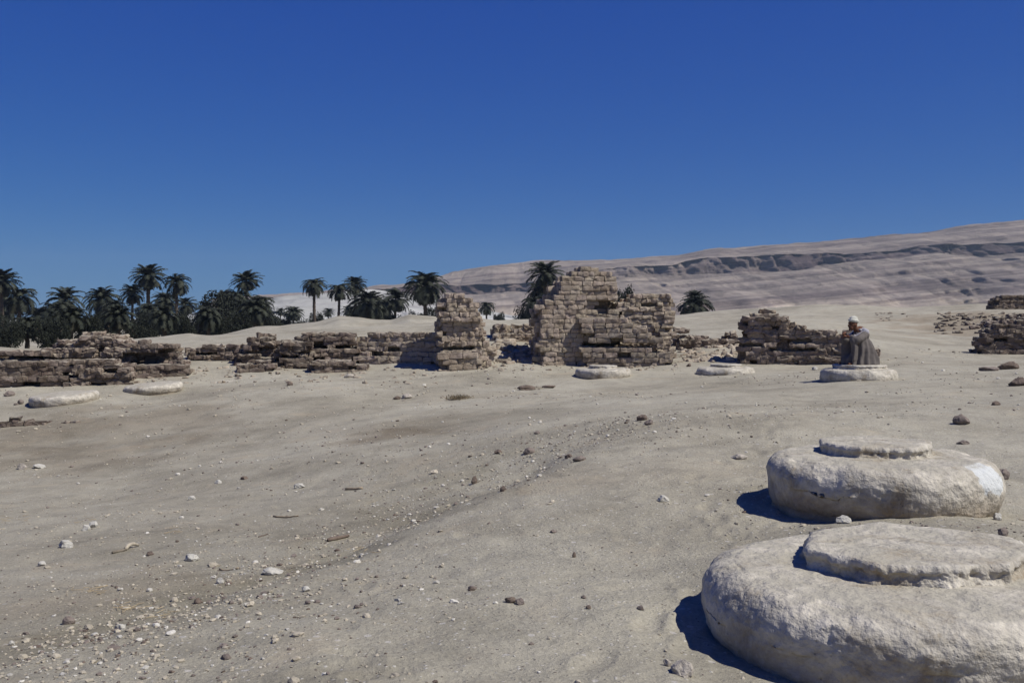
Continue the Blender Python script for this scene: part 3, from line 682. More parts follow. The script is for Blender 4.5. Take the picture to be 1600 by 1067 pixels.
rubble('lumps on the sandy rise before the left palms', (60, 540, 560, 560), 110, 15, 1.0, .3, M_brick2)

# gravel over the sand
rnd = np.random.RandomState(3); acc = Acc()
shapes = [rock_shape(I0, (1, .8, .55), s, 4, .25) for s in range(12)]
shapes1 = [rock_shape(I1, (1, .8, .55), 50 + s, 6, .15) for s in range(10)]
pa, pb = onground(120, 1040), onground(1000, 655)
cnt = 0; pts = []
N1 = 34000
r_ = 2.4 * np.exp(rnd.rand(N1) * math.log(32 / 2.4)); t_ = rnd.uniform(-.56, .56, N1)
xs, ys = r_ * np.sin(t_), r_ * np.cos(t_)
dens = fbm(xs * .5, ys * .5, 0, 3, 77)
left = sstep(.6, -2.0, xs / np.maximum(ys, 1) * 8)
keep = rnd.rand(N1) < np.clip(.20 + .55 * dens + .35 * left, .05, 1)
xs, ys = xs[keep], ys[keep]
N2 = 5200; q = rnd.rand(N2)[:, None]; lineA = np.array([onground(x_, y_)[:2] for x_, y_ in ((60, 1040), (330, 930), (560, 835), (760, 755), (880, 700), (1010, 650))])
qq = q[:, 0] * 5; k_ = np.minimum(qq.astype(int), 4); fr = (qq - k_)[:, None]; L2 = lineA[k_] * (1 - fr) + lineA[k_ + 1] * fr
L2 = L2 + rnd.normal(size=(N2, 2)) * (0.085 * L2[:, 1:2])
xs = np.concatenate([xs, L2[:, 0]]); ys = np.concatenate([ys, L2[:, 1]]); zs = terrain(xs, ys)
for x_, y_, z_ in zip(xs, ys, zs):
    if math.hypot(x_ - 1.49, y_ - 3.85) < .8 or math.hypot(x_ - 2.32, y_ - 6.26) < .78: continue
    far = max(1.0, y_ / 9.0); s = min(.0035 + rnd.exponential(.0038), .026) * far ** .85
    k = rnd.rand(); col = (.56, .53, .46) if k < .16 else ((.44, .39, .30) if k < .74 else (GREYB if k < .92 else BROWN)); col = np.array(col) * rnd.uniform(.75, 1.1)
    s = s * (1.8 if rnd.rand() < .008 and y_ > 4 else 1.0)
    T = shapes1[rnd.randint(10)] if s > .02 else shapes[rnd.randint(12)]; Fc = I1[1] if s > .02 else I0[1]
    a1 = rnd.uniform(0, 6.28); ca, sa = math.cos(a1), math.sin(a1)
    V = T * s * 2; V = np.stack([V[:, 0] * ca - V[:, 1] * sa, V[:, 0] * sa + V[:, 1] * ca, V[:, 2]], 1) + (x_, y_, z_ + s * .2)
    acc.add(V, Fc, col)
tag(acc.build('gravel', M_rock), kind='stuff')

# sticks and straw
def rod(acc, pts, rad, tint=1.0, seg=6, jitter=0.0, seed=0):
    pts = [np.array(p, float) for p in pts]; n_ = len(pts); r = np.random.RandomState(seed); V = []
    if np.isscalar(rad): rad = [rad] * n_
    for i, p in enumerate(pts):
        d = pts[min(i + 1, n_ - 1)] - pts[max(i - 1, 0)]; d /= np.linalg.norm(d) + 1e-9
        u = np.cross(d, (0.03, .1, 1.0)); u /= np.linalg.norm(u); w = np.cross(d, u)
        for k in range(seg):
            t = 2 * math.pi * k / seg; V.append(p + rad[i] * (1 + jitter * r.uniform(-1, 1)) * (u * math.cos(t) + w * math.sin(t)))
    Fq = [(i * seg + k, i * seg + (k + 1) % seg, (i + 1) * seg + (k + 1) % seg, (i + 1) * seg + k) for i in range(n_ - 1) for k in range(seg)]
    V = np.array(V); V = np.concatenate([V, [pts[0], pts[-1]]]); a0, a1 = len(V) - 2, len(V) - 1
    cap = [(a0, (k + 1) % seg, k) for k in range(seg)] + [(a1, (n_ - 1) * seg + k, (n_ - 1) * seg + (k + 1) % seg) for k in range(seg)]
    acc.add(V, [np.array(Fq), np.array(cap)], tint)
def stick(p1, p2, r, label, col, name='stick', bend=.0, cat='stick'):
    a, b = onground(*p1), onground(*p2); acc = Acc(); pts = []
    for i in range(7):
        t = i / 6; p = a * (1 - t) + b * t; p[2] = gz(p[0], p[1]) + r * .8 + bend * math.sin(math.pi * t); pts.append(p)
    rod(acc, pts, [r * (1 - .25 * abs(i - 2) / 4) for i in range(7)], col, 7, .22, int(p1[0]))
    tag(acc.build(name, M_rock, None, True), label, cat)
stick((512, 847), (544, 840), .017, 'short thick brown stick lying on the stony strip', BROWN)
stick((176, 866), (196, 860), .012, 'grey dry branch lying in the left foreground', (.2, .17, .13))
stick((196, 861), (216, 854), .016, 'pale curled palm leaf base next to the dry branch', (.42, .37, .28), 'dry_leaf', .02, 'dry leaf')
stick((404, 840), (418, 835), .006, 'thin dark twig in the hollow', BROWN, 'twig', 0, 'twig')
stick((427, 808), (466, 807), .009, 'long flat tan reed in the hollow', (.3, .24, .16), 'reed', 0, 'reed')
stick((540, 766), (566, 764), .016, 'straight tan stick upslope of the thick brown one', (.36, .29, .2))
stick((343, 891), (372, 889), .008, 'thin tan reed just above the white stones of the stony strip', (.3, .24, .16), 'reed', 0, 'reed')
acc = Acc(); r2 = random.Random(4)
for (cx, cy, w, h_, n_) in ((12, 811, 30, 5, 26), (125, 812, 16, 6, 10), (130, 925, 26, 6, 16), (195, 950, 24, 6, 14), (240, 960, 26, 8, 12), (560, 862, 22, 4, 8), (265, 830, 20, 5, 8)):
    for _ in range(n_):
        x0, y0 = cx + r2.uniform(-w, w), cy + r2.uniform(-h_, h_); a_ = onground(max(x0, -30), y0); L = r2.uniform(.03, .09); t = r2.uniform(-1.4, 1.4)
        b_ = a_ + np.array([math.cos(t) * L, math.sin(t) * L, 0]); b_[2] = gz(b_[0], b_[1]) + .008; a_[2] += .008
        rod(acc, [a_, b_], .0016, (.42, .33, .2), 4)
tag(acc.build('straw', M_rock), kind='stuff')
# ------------------------------------------------------------ column bases
def lathe(profile, seg, rfun=None, amp=.01, fr=6.0, seed=0, dz=.006, zfun=None):
    V = []; th = np.linspace(0, 2 * math.pi, seg, endpoint=False)
    for r, z in profile:
        rr = r * (rfun(th, z) if rfun else 1.0) + 0 * th
        V.append(np.stack([rr * np.cos(th), rr * np.sin(th), z + 0 * th], 1))
    V = np.concatenate(V); n_ = len(profile)
    nn = np.stack([np.cos(np.tile(th, n_)), np.sin(np.tile(th, n_)), np.zeros(n_ * seg)], 1)
    d = fbm(V[:, 0] * fr, V[:, 1] * fr, V[:, 2] * fr * 1.3, 5, seed, .55)
    rr0 = np.hypot(V[:, 0], V[:, 1])[:, None]
    V = V + nn * (d * amp)[:, None] * np.minimum(1, rr0 / .2)
    V[:, 2] += fbm(V[:, 0] * fr, V[:, 1] * fr, 3 + V[:, 2], 4, seed + 5) * dz
    if zfun is not None: V[:, 2] += zfun(V)
    i = (np.arange(n_ - 1)[:, None] * seg + np.arange(seg)[None]).ravel(); j = (np.arange(n_ - 1)[:, None] * seg + (np.arange(seg)[None] + 1) % seg).ravel()
    top = len(V); V = np.concatenate([V, [[0, 0, profile[-1][1]]]])
    fan = np.stack([np.full(seg, top), (n_ - 1) * seg + np.arange(seg), (n_ - 1) * seg + (np.arange(seg) + 1) % seg], 1)
    return V, [np.stack([i, j, j + seg, i + seg], 1), fan]
def base_profile(R, H, steps, rim=.12):
    pr = [(R * .93, -.14), (R * .95, -.02)]
    for t in np.linspace(-.75, 1.0, steps):        # bulging side rolling into the top
        an = t * math.pi / 2
        pr.append((R - rim + rim * math.cos(an) if an > 0 else R - .07 * (1 - math.cos(an)), H * .60 + (H * .40) * math.sin(an) if an > 0 else H * .60 + H * .62 * math.sin(an)))
    for r in np.linspace(R - rim, .02, max(6, int(steps * .9)))[1:]: pr.append((r, H + .006))
    return pr
def column_base(cpx, Y, Rm, H, zg, stub, mat, label, seed, seg=200, steps=30, tilt=(0, 0), amp=.012, rim=.105):
    x = (cpx - 800) / F * Y; root = empty('column_base', (x, Y, zg)); root.rotation_euler = (tilt[0], tilt[1], 0)
    tag(root, label, 'column base', 'round stone column bases of the court')
    def rf(th, z): return 1 + .018 * fbm(np.cos(th) * 1.5, np.sin(th) * 1.5, z * 2, 3, seed)
    def chip(V):   # spalled rim and worn top
        r = np.hypot(V[:, 0], V[:, 1]); c = fbm(V[:, 0] * 2.2, V[:, 1] * 2.2, 0, 4, seed + 3)
        return -np.clip(c - .2, 0, .5) * .07 * sstep(R_in, Rm, r) * (V[:, 2] > H * .5)
    R_in = Rm * .6
    V, Fs = lathe(base_profile(Rm, H, steps, rim), seg, rf, amp, 6.0, seed, .006, chip)
    build('base_drum', V, Fs, mat, root, None, True)
    if stub:
        sx, sy, sr, sh, sirr, elong = stub; ns = max(90, seg)
        _q = random.Random(seed + 77); cuts_ = [(k * 2 * math.pi / 11 + _q.uniform(-.28, .28), _q.uniform(.84, 1.0), _q.uniform(-.5, .9)) for k in range(11)]
        def rs(th, z):
            r_ = np.full(len(th), 1.08)
            for ph, dd, sl in cuts_:
                co = np.cos(th - ph); r_ = np.minimum(r_, np.where(co > .2, (dd - sl * (z - sh * .5) * .8) / np.maximum(co, .2), 9))
            if steps < 30: r_ = r_ * .4 + .6
            st = .03 * fbm(np.cos(th) * 7, np.sin(th) * 7, z * 22, 3, seed + 24)
            return r_ * (1 + sirr * .5 * fbm(np.cos(th) * 1.3 + 4, np.sin(th) * 1.3, z * 1.2, 3, seed + 20)) + st * (z < sh * .93)
        nz = max(5, int(steps * .45))
        pr = [(sr * (1 + .02 * math.sin(t * 7)), -.02 + (sh + .0) * t) for t in np.linspace(0, .92, nz)] + [(sr * .985, sh * .97), (sr * .955, sh)] + [(r, sh + .002) for r in np.linspace(sr * .9, .02, max(6, steps // 2))]
        V, Fs = lathe(pr, ns, rs, .009, 9.0, seed + 9, .005)
        V[:, 0] *= elong; V += (sx, sy, H)
        build('column_stub', V, Fs, mat, root, None, True)
    return root
column_base(1402, 3.86, .745, .30, -.07, (.085, .06, .435, .080, .13, 1.08), M_stone_a, 'nearest and largest pale stone column base with a broken disc on top', 3, 520, 80, amp=.012, rim=.13)
column_base(1375, 6.26, .70, .30, .035, (.0, .10, .355, .078, .10, 1.03), M_stone_b, 'second pale column base with a bright white plaster patch on its right', 8, 400, 60, amp=.010, rim=.11)
r_man = column_base(1342, 19.4, .72, .31, -.10, (.02, .03, .50, .085, .07, 1.05), M_stone_c, 'column base on which the man in the robe squats', 15, 120, 20)
column_base(1133, 24.5, .71, .30, -.30, (.03, -.02, .38, .07, .08, 1), M_stone_c, 'column base with a dark shaded left side, between the man and the tallest ruin', 16, 120, 20)
column_base(943, 24.8, .70, .26, -.31, (.0, .0, .36, .075, .08, 1), M_stone_c, 'column base right in front of the tallest ruin', 17, 120, 20)
column_base(345, 25.5, .60, .16, -.56, None, M_stone_c, 'nearly buried dusty column base, rightmost of the three before the left walls', 18, 100, 16, tilt=(0, -.02), rim=.1)
column_base(241, 24, .68, .22, -.60, None, M_stone_c, 'half-buried column base in the middle of the three before the left walls', 19, 100, 16, tilt=(.03, -.06), rim=.1)
column_base(101, 22.4, .74, .25, -.74, None, M_stone_c, 'leftmost half-buried column base, yellowish at its foot', 20, 100, 16, tilt=(.03, -.07), rim=.1)

# ------------------------------------------------------------ palms
def crown_mesh(seed, nf=46, L=3.2, droop=1.0, skirt=.5, up=1.0):
    r = random.Random(seed); V, Fs, T = [], [], []
    for i in range(nf):
        az = i * 2.39996 + r.uniform(-.2, .2); q = (i + .5) / nf
        el = math.radians((82 - 128 * q ** (1.15 / max(up, .3)) * (1 if skirt else .8)) + r.uniform(-8, 8)); ln = L * r.uniform(.82, 1.08) * (.8 + .2 * math.sin(math.pi * q))
        if q > .85: ln *= .8
        dx, dy = math.cos(az), math.sin(az); p = np.array([0., 0., 0.]); a = el; pts = [p.copy()]; nsg = 9; seg = ln / nsg
        for s in range(nsg):
            p = p + np.array([dx * math.cos(a), dy * math.cos(a), math.sin(a)]) * seg; pts.append(p.copy())
            a -= (0.11 + .16 * (s / nsg)) * droop * (1.0 + .3 * r.uniform(-1, 1)) * (1 if a > -1.35 else 0)
        t = r.uniform(.75, 1.15) * (1.0 if q < .78 else 1.15); tc = (t, t * (1 if q < .78 else .88), t * (1 if q < .78 else .8))
        side = np.array([-dy, dx, 0.])
        for s in range(nsg):                # leaflets
            for sub in range(3):
                f = (s + sub / 3) / nsg
                if f < .1: continue
                k = (s + sub / 3); c = pts[s] + (pts[s + 1] - pts[s]) * (sub / 3); fw = (pts[s + 1] - pts[s]) / seg
                ll = .62 * math.sin(math.pi * (.12 + .82 * f)) ** .6 * (L / 3.2) + .1
                for sg in (-1, 1):
                    tip = c + (side * sg * .78 + fw * .62 + np.array([0, 0, -.28 + r.uniform(-.15, .22)])) * ll
                    b = len(V); V += [c - fw * .06, c + fw * .11, tip]; Fs.append((b, b + 1, b + 2)); T += [tc] * 3
        for s in range(nsg):                # rachis
            b = len(V); w = .035 * (1 - s / nsg) + .01
            V += [pts[s] - side * w, pts[s] + side * w, pts[s + 1] + side * w * .8, pts[s + 1] - side * w * .8]; Fs += [(b, b + 1, b + 2), (b, b + 2, b + 3)]; T += [(tc[0] * 1.3, tc[1] * 1.25, tc[2] * 1.1)] * 4
    me = build('crown', np.array(V), np.array(Fs), M_frond, None, np.array(T), False)
    bpy.context.scene.collection.objects.unlink(me); return me
CROWNS = [crown_mesh(1, 60, 3.1, 1.0), crown_mesh(2, 46, 3.1, 1.25), crown_mesh(3, 70, 3.0, .8), crown_mesh(4, 64, 3.2, 1.35), crown_mesh(5, 52, 3.0, 1.05, up=.8), crown_mesh(6, 78, 3.3, 1.1)]
def trunk_mesh(seed, H=10.0, r0=.30, lean=.3):
    rnd = random.Random(seed); acc = Acc(); pts, rad = [], []; N = 26
    for i in range(N + 1):
        t = i / N; pts.append((lean * math.sin(t * 1.7) - lean * math.sin(1.7), .15 * math.sin(t * 3 + seed) * (1 - t), -H * (1 - t)))
        rad.append(r0 * (1.15 - .25 * t) * (1.09 if i % 2 else .95) + (.1 if t > .93 else 0))
    rod(acc, pts, rad, 1.0, 10, .08, seed); o = acc.build('trunk', M_bark, None, True); bpy.context.scene.collection.objects.unlink(o); return o
TRUNKS = [trunk_mesh(s, 12, .21 + .015 * s, .25 * (-1) ** s) for s in range(4)]
def palm(px, py, rpx, Y, var, label, trunkside=0, squash=1.0):
    """px,py = crown centre, rpx = crown radius in the photo"""
    s = rpx * Y / F / 2.25; p = P(px, py, Y); root = empty('palm_tree', (p[0], p[1], -1.6), (px * 1.7) % 6.28)
    tag(root, label, 'palm tree', 'date palms beyond the mounds'); hz = p[2] + 1.6
    cr = CROWNS[var % 6].copy(); SC.collection.objects.link(cr); cr.parent = root; cr.location = (0, 0, hz); j_ = random.Random(int(px * 3 + py)); cr.scale = (s * j_.uniform(.92, 1.1), s * j_.uniform(.92, 1.1), s * squash * j_.uniform(.88, 1.12)); cr.rotation_euler = (j_.uniform(-.16, .16), j_.uniform(-.16, .16), j_.uniform(0, 6))
    tr = TRUNKS[var % 4].copy(); SC.collection.objects.link(tr); tr.parent = root; tr.location = (0, 0, hz); tr.scale = (s * .9 + .15, s * .9 + .15, (hz + .5) / 12)
PALMS = [
 (2, 440, 25, 170, 2, 'tall dark palm cut by the left edge of the view'),
 (30, 466, 27, 175, 1, 'palm just right of the one cut by the left edge, crown a little lower'),
 (8, 480, 22, 190, 5, 'low dark palm under the two leftmost crowns'),
 (101, 470, 27, 165, 0, 'palm standing alone against the sky left of the flat-topped crowns'),
 (92, 486, 26, 160, 3, 'shaggy low palm directly below the solitary left one'),
 (63, 497, 24, 180, 5, 'low palm in the dip between the left edge and the solitary palm'),
 (160, 470, 25, 170, 5, 'round broad dark crown left of the tallest palm'),
 (178, 484, 22, 160, 3, 'drooping palm just under the round broad crown'),
 (207, 460, 20, 180, 4, 'smaller palm leaning on the left of the tallest palm'),
 (232, 432, 27, 175, 2, 'tallest palm of the left grove, bare trunk against the sky'),
 (276, 443, 21, 175, 1, 'second tall palm right of the tallest, with hanging fronds'),
 (258, 470, 19, 190, 5, 'low dark crown between the two tall bare trunks'),
 (290, 477, 17, 200, 0, 'flat small crown right of the second tall palm'),
 (232, 486, 22, 165, 3, 'shaggy crown low at the foot of the tallest palm'),
 (322, 482, 16, 200, 4, 'small pale-tipped palm in the gap before the dark thicket'),
 (351, 466, 15, 190, 5, 'rounded crown rising at the left shoulder of the dark thicket'),
 (385, 439, 21, 180, 2, 'palm standing out of the top of the dark thicket'),
 (372, 468, 22, 175, 3, 'drooping crown below the palm on top of the thicket'),
 (409, 474, 20, 185, 1, 'palm with long hanging fronds at the right side of the thicket'),
 (438, 487, 8, 290, 0, 'tiny far palm just right of the thicket'),
 (458, 489, 14, 230, 5, 'small bushy palm between the tiny one and the slim one'),
 (491, 446, 19, 190, 3, 'slim palm with a drooping crown, first of the row on the mounds'),
 (530, 454, 20, 185, 1, 'second palm of the row on the mounds, dark dense crown'),
 (555, 446, 18, 200, 2, 'third palm of the row, taller and behind the second'),
 (575, 474, 25, 170, 5, 'broad low shaggy palm in the middle of the row on the mounds'),
 (594, 482, 22, 180, 3, 'low wide palm leaning against the broad shaggy one'),
 (618, 468, 22, 180, 0, 'spiky palm with spreading low fronds right of the shaggy one'),
 (545, 486, 12, 260, 4, 'small far palm low between the second palm and the shaggy one'),
 (513, 488, 10, 260, 4, 'small far palm between the first and second of the row'),
 (664, 448, 29, 160, 5, 'large full palm left of the narrow brick tower'),
 (760, 480, 13, 250, 1, 'little palm seen over the right shoulder of the narrow tower'),
 (851, 428, 26, 155, 2, 'tall palm rising left of the tallest ruin'),
 (846, 456, 22, 160, 3, 'ragged lower crown under the tall palm beside the ruin'),
 (836, 478, 23, 150, 3, 'shaggy palm at the foot of the tall palm beside the ruin'),
 (1086, 466, 16, 160, 2, 'upper tuft of the squat palm right of the tallest ruin'),
 (1086, 480, 29, 158, 3, 'squat drooping palm skirt right of the tallest ruin'),
]
for a_ in PALMS: palm(*a_[:5], a_[5])

def bush_mesh(seed, n=7000, trunk=True):
    r = np.random.RandomState(seed); V, T = [], []; nl = 13
    cen = np.stack([r.uniform(-.75, .75, nl), r.uniform(-.7, .7, nl), r.uniform(.2, .78, nl)], 1); rad = r.uniform(.22, .42, nl)
    for i in range(n):
        k = r.randint(nl); d = r.normal(size=3); d /= np.linalg.norm(d); c = cen[k] + d * rad[k] * r.uniform(.55, 1.05)
        if c[2] < 0: c[2] = abs(c[2]) * .5
        u = r.normal(size=3); u /= np.linalg.norm(u); w = np.cross(u, r.normal(size=3)); w /= np.linalg.norm(w); s = r.uniform(.018, .045)
        V += [c - u * s, c + w * s * .7, c + u * s, c - w * s * .7]; t = r.uniform(.65, 1.3); T += [(t, t, t)] * 4
    o = build('crown', np.array(V), np.arange(4 * n).reshape(n, 4), M_leaf, None, np.array(T)); SC.collection.objects.unlink(o)
    acc = Acc()
    for k in range(nl): rod(acc, [(0, 0, -.1), cen[k] * np.array([.4, .4, .5]), cen[k]], [.05, .03, .008], 1, 6)
    t = acc.build('stem', M_bark); SC.collection.objects.unlink(t); return o, t
BUSH = [bush_mesh(s) for s in (1, 2, 3)]
def bush(px, ptop, wpx, Y, label, v=0, zb=-1.6, grp='dark bushes among the palms'):
    top = P(px, ptop, Y); w = wpx * Y / F / 2; h = top[2] - zb
    root = empty('bush', (top[0], Y, zb), px % 6.2); tag(root, label, 'bush', grp)
    for src in BUSH[v % 3]:
        o = src.copy(); SC.collection.objects.link(o); o.parent = root; o.scale = (w / .85, w / .85, h / .93)
BUSHES = [
 (372, 463, 105, 150, 'biggest dark thicket, a rounded mass left of the row of palms'),
 (350, 490, 60, 140, 'dark bush at the left foot of the big rounded thicket'),
 (410, 492, 50, 150, 'dark bush at the right foot of the big rounded thicket'),
 (308, 494, 50, 155, 'dark bush between the big thicket and the tall bare trunks'),
 (268, 488, 60, 150, 'dark bush under the second tall palm'),
 (225, 492, 60, 150, 'dark bush under the tallest palm'),
 (180, 492, 62, 150, 'dark bush under the round broad crown'),
 (140, 490, 60, 155, 'dark bush right of the solitary left palm'),
 (100, 496, 60, 150, 'dark bush under the solitary left palm'),
 (58, 500, 60, 150, 'dark bush in the dip at the left'),
 (18, 498, 60, 155, 'dark bush at the left edge below the palms'),
 (-30, 490, 70, 155, 'dark bush running out of the left edge'),
 (440, 497, 34, 190, 'grey-green bush right of the tiny far palm'),
 (466, 500, 40, 180, 'low bush on the mound right of the small bushy palm'),
 (492, 492, 26, 200, 'little round bush at the foot of the slim palm'),
 (572, 484, 56, 175, 'dark mass at the foot of the broad shaggy palm'),
 (612, 486, 44, 180, 'bush at the foot of the spiky palm'),
 (682, 484, 34, 190, 'bush beside the trunk of the large full palm'),
 (778, 490, 22, 240, 'small hazy bush right of the little palm over the tower'),
 (822, 482, 44, 160, 'dark bush left of the shaggy palm by the ruin'),
 (984, 458, 46, 130, 'dark bush peeping over the top of the ruin'),
 (650, 488, 24, 210, 'faint bush left of the trunk of the large full palm'),
]
LOWS = [(-30, 500, 60, 84, 'near bush running out of the left edge, low behind the wall'), (8, 503, 52, 80, 'near dark bush low behind the wall at the left edge'),
 (42, 512, 50, 84, 'near low bush right of the one at the left edge'), (78, 504, 54, 82, 'near dark bush just left of the high brick heap'), (112, 500, 50, 88, 'near bush behind the left shoulder of the brick heap'),
 (150, 498, 52, 90, 'near bush straight behind the cap of the brick heap'), (186, 500, 50, 92, 'near bush behind the right shoulder of the brick heap'), (222, 502, 48, 100, 'near bush at the start of the smooth mound'),
 (256, 500, 48, 108, 'near bush over the crest of the first smooth mound'), (290, 498, 44, 112, 'near bush behind the top of the first smooth mound'), (325, 498, 50, 108, 'near bush in the hollow between the first mounds'),
 (362, 492, 56, 110, 'near bush at the middle of the thicket foot'), (398, 490, 50, 118, 'near bush at the right end of the thicket foot')]
BUSHES += LOWS
LOWPALM = [b for k, b in enumerate(LOWS) if k % 2 == 0]; BUSHES = [b for b in BUSHES if b not in LOWPALM]
for k, b_ in enumerate(LOWPALM): palm(b_[0], b_[1] - 4, 25, b_[3], (5, 3, 1)[k % 3], b_[4].replace('dark bush', 'shaggy palm').replace('bush', 'shaggy palm'))
for i, b_ in enumerate(BUSHES): bush(*b_[:4], b_[4], i)
# weed tufts
acc = Acc(); r2 = random.Random(9); c = onground(716, 624)
for _ in range(160):
    a_ = c + np.array([r2.gauss(0, .12), r2.gauss(0, .1), 0]); rod(acc, [a_, a_ + (r2.gauss(0, .05), r2.gauss(0, .05), r2.uniform(.02, .09))], .006, (.2, .16, .1), 3)
tag(acc.build('dry_weed', M_rock), kind='stuff')
# ------------------------------------------------------------ squatting man
def union(parts, voxel, name, mat, parent, smooth_it=4, post=None):
    """capsules/ellipsoids -> one continuous skin. parts: ('c', p, q, r0, r1) or ('e', centre, radii)"""
    acc = Acc()
    for pt in parts:
        if pt[0] == 'c':
            p, q = np.array(pt[1], float), np.array(pt[2], float); nn = max(3, int(np.linalg.norm(q - p) / (min(pt[3], pt[4]) * .35)))
            for i in range(nn + 1):
                t = i / nn; acc.add(I2[0] * (pt[3] * (1 - t) + pt[4] * t) + (p * (1 - t) + q * t), I2[1])
        elif pt[0] == 'e': acc.add(I3[0] * np.array(pt[2]) + np.array(pt[1]), I3[1])
        else: acc.add(pt[1], pt[2])
    o = acc.build('tmp', None); md = o.modifiers.new('r', 'REMESH'); md.mode = 'VOXEL'; md.voxel_size = voxel
    ms = o.modifiers.new('s', 'SMOOTH'); ms.iterations = smooth_it; ms.factor = .5
    dg = bpy.context.evaluated_depsgraph_get(); me = bpy.data.meshes.new_from_object(o.evaluated_get(dg))
    bpy.data.objects.remove(o); me.name = name
    if post is not None:
        V = np.empty(len(me.vertices) * 3); me.vertices.foreach_get('co', V); V = post(V.reshape(-1, 3)); me.vertices.foreach_set('co', V.ravel())
    me.materials.clear(); me.materials.append(mat); me.polygons.foreach_set('use_smooth', np.ones(len(me.polygons), bool)); me.update()
    ob = bpy.data.objects.new(name, me); SC.collection.objects.link(ob); ob.parent = parent; return ob
def cloth(name, col, rough=.9):
    n = NT(name, rough); c = n.mix(.6, col, n.ramp(n.noise(7, 5, .6), [(.3, .7), (.5, 1.0), (.7, 1.2)]), 'MULTIPLY'); n.color(c)
    n.bump(n.noise(60, 3, .6), .3, .004); return n.m
M_skin = cloth('brown_skin', (.135, .062, .036), .6); M_robe = cloth('grey_brown_robe', (.125, .11, .10)); M_scarf = cloth('pale_scarf', (.34, .33, .35))
M_turban = cloth('pale_turban', (.50, .49, .42)); M_dark = cloth('dark_vest', (.02, .016, .018))
man = empty('person', (r_man.location.x + .03, r_man.location.y + .03, r_man.location.z + .31 + .083), math.radians(204))
man.scale = (1.0, .86, 1.03)
tag(man, 'man in a grey-brown robe, pale scarf and white turban squatting with knees drawn up', 'person')
# forward = +x in the man's own axes
HX, HZ = .17, .765
body = [('e', (HX, 0, HZ), (.092, .074, .105)), ('e', (HX + .045, 0, HZ - .06), (.055, .052, .06)), ('c', (HX - .03, 0, HZ - .06), (.04, 0, .62), .052, .062),
        ('c', (HX + .085, 0, HZ + .01), (HX + .118, 0, HZ - .026), .011, .017), ('e', (HX + .092, 0, HZ - .062), (.016, .026, .009)), ('e', (HX + .085, 0, HZ - .10), (.022, .024, .02)),
        ('e', (HX - .005, .076, HZ - .01), (.022, .01, .032)), ('e', (HX - .005, -.076, HZ - .01), (.022, .01, .032)), ('c', (HX + .082, -.035, HZ + .028), (HX + .082, .035, HZ + .028), .016, .016),
        ('c', (0, 0, .6), (-.05, 0, .25), .13, .15),
        ('c', (.02, .17, .57), (.26, .21, .47), .05, .042), ('c', (.02, -.17, .57), (.26, -.21, .47), .05, .042),
        ('c', (.26, .21, .47), (.35, .06, .54), .038, .027), ('c', (.26, -.21, .47), (.34, -.05, .60), .038, .027),
        ('c', (-.05, .11, .18), (.27, .14, .45), .085, .06), ('c', (-.05, -.11, .18), (.27, -.14, .45), .085, .06),
        ('c', (.27, .14, .45), (.20, .12, .07), .055, .036), ('c', (.27, -.14, .45), (.20, -.12, .07), .055, .036),
        ('c', (.18, .12, .04), (.38, .14, .022), .036, .026), ('c', (.18, -.12, .04), (.38, -.14, .022), .036, .026)]
for (hx, hy, hz, sy) in ((.35, .06, .54, 1), (.34, -.05, .60, -1)):
    body.append(('e', (hx + .035, hy - sy * .03, hz), (.045, .038, .018)))
    for k in range(4):
        L = (.030, .036, .034, .026)[k]; bx = hx + .045 + .012 * (1.5 - abs(k - 1.5)); by = hy - sy * (.055) + (k - 1.5) * .019
        body.append(('c', (bx, by, hz), (bx + L, by - sy * .006, hz - .008), .0085, .008)); body.append(('c', (bx + L, by - sy * .006, hz - .008), (bx + L * 1.5, by - sy * .01, hz - .034), .008, .0068))
    body.append(('c', (hx + .02, hy - sy * .03, hz + .008), (hx + .055, hy - sy * .055, hz + .03), .010, .008))
for sy in (-1, 1):
    for k in range(5): body.append(('c', (.38, sy * .14 + (k - 2) * .013, .018), (.41 - .006 * abs(k - 1), sy * .14 + (k - 2) * .014, .013), .009, .008))
bd = union(body, .0075, 'body', M_skin, man, 2)
for sy in (-1, 1):
    acc = Acc(); acc.add(I2[0] * .011 + (HX + .083, sy * .03, HZ + .006), I2[1], .1); acc.build('eye', M_dark, man, True)
acc = Acc(); acc.add(I2[0] * (.02, .034, .009) + (HX + .097, 0, HZ - .045), I2[1], 1.0); acc.build('moustache', M_dark, man, True)
# robe: shell lofted from hem to neck, with sleeves and knees pushing through, falling in folds
lev = [(-.005, -.02, .41, .31), (.10, -.02, .39, .295), (.22, -.01, .35, .275), (.34, .02, .31, .26), (.44, .05, .26, .245), (.50, .045, .19, .235), (.56, .02, .145, .215), (.61, .015, .11, .15), (.65, .02, .075, .08)]
Vr = []; ns = 60; tt = np.linspace(0, 2 * math.pi, ns, endpoint=False)
for z, cx, rx, ry in lev: Vr.append(np.stack([cx + rx * np.cos(tt), ry * np.sin(tt), z + 0 * tt], 1))
Vr = np.concatenate(Vr); nl_ = len(lev); i = (np.arange(nl_ - 1)[:, None] * ns + np.arange(ns)[None]).ravel(); j = (np.arange(nl_ - 1)[:, None] * ns + (np.arange(ns)[None] + 1) % ns).ravel()
c0, c1 = len(Vr), len(Vr) + 1; Vr = np.concatenate([Vr, [(.06, 0, -.005), (.02, 0, .655)]])
Fr = [np.stack([i, j, j + ns, i + ns], 1), np.array([(c0, (k + 1) % ns, k) for k in range(ns)] + [(c1, (nl_ - 1) * ns + k, (nl_ - 1) * ns + (k + 1) % ns) for k in range(ns)])]
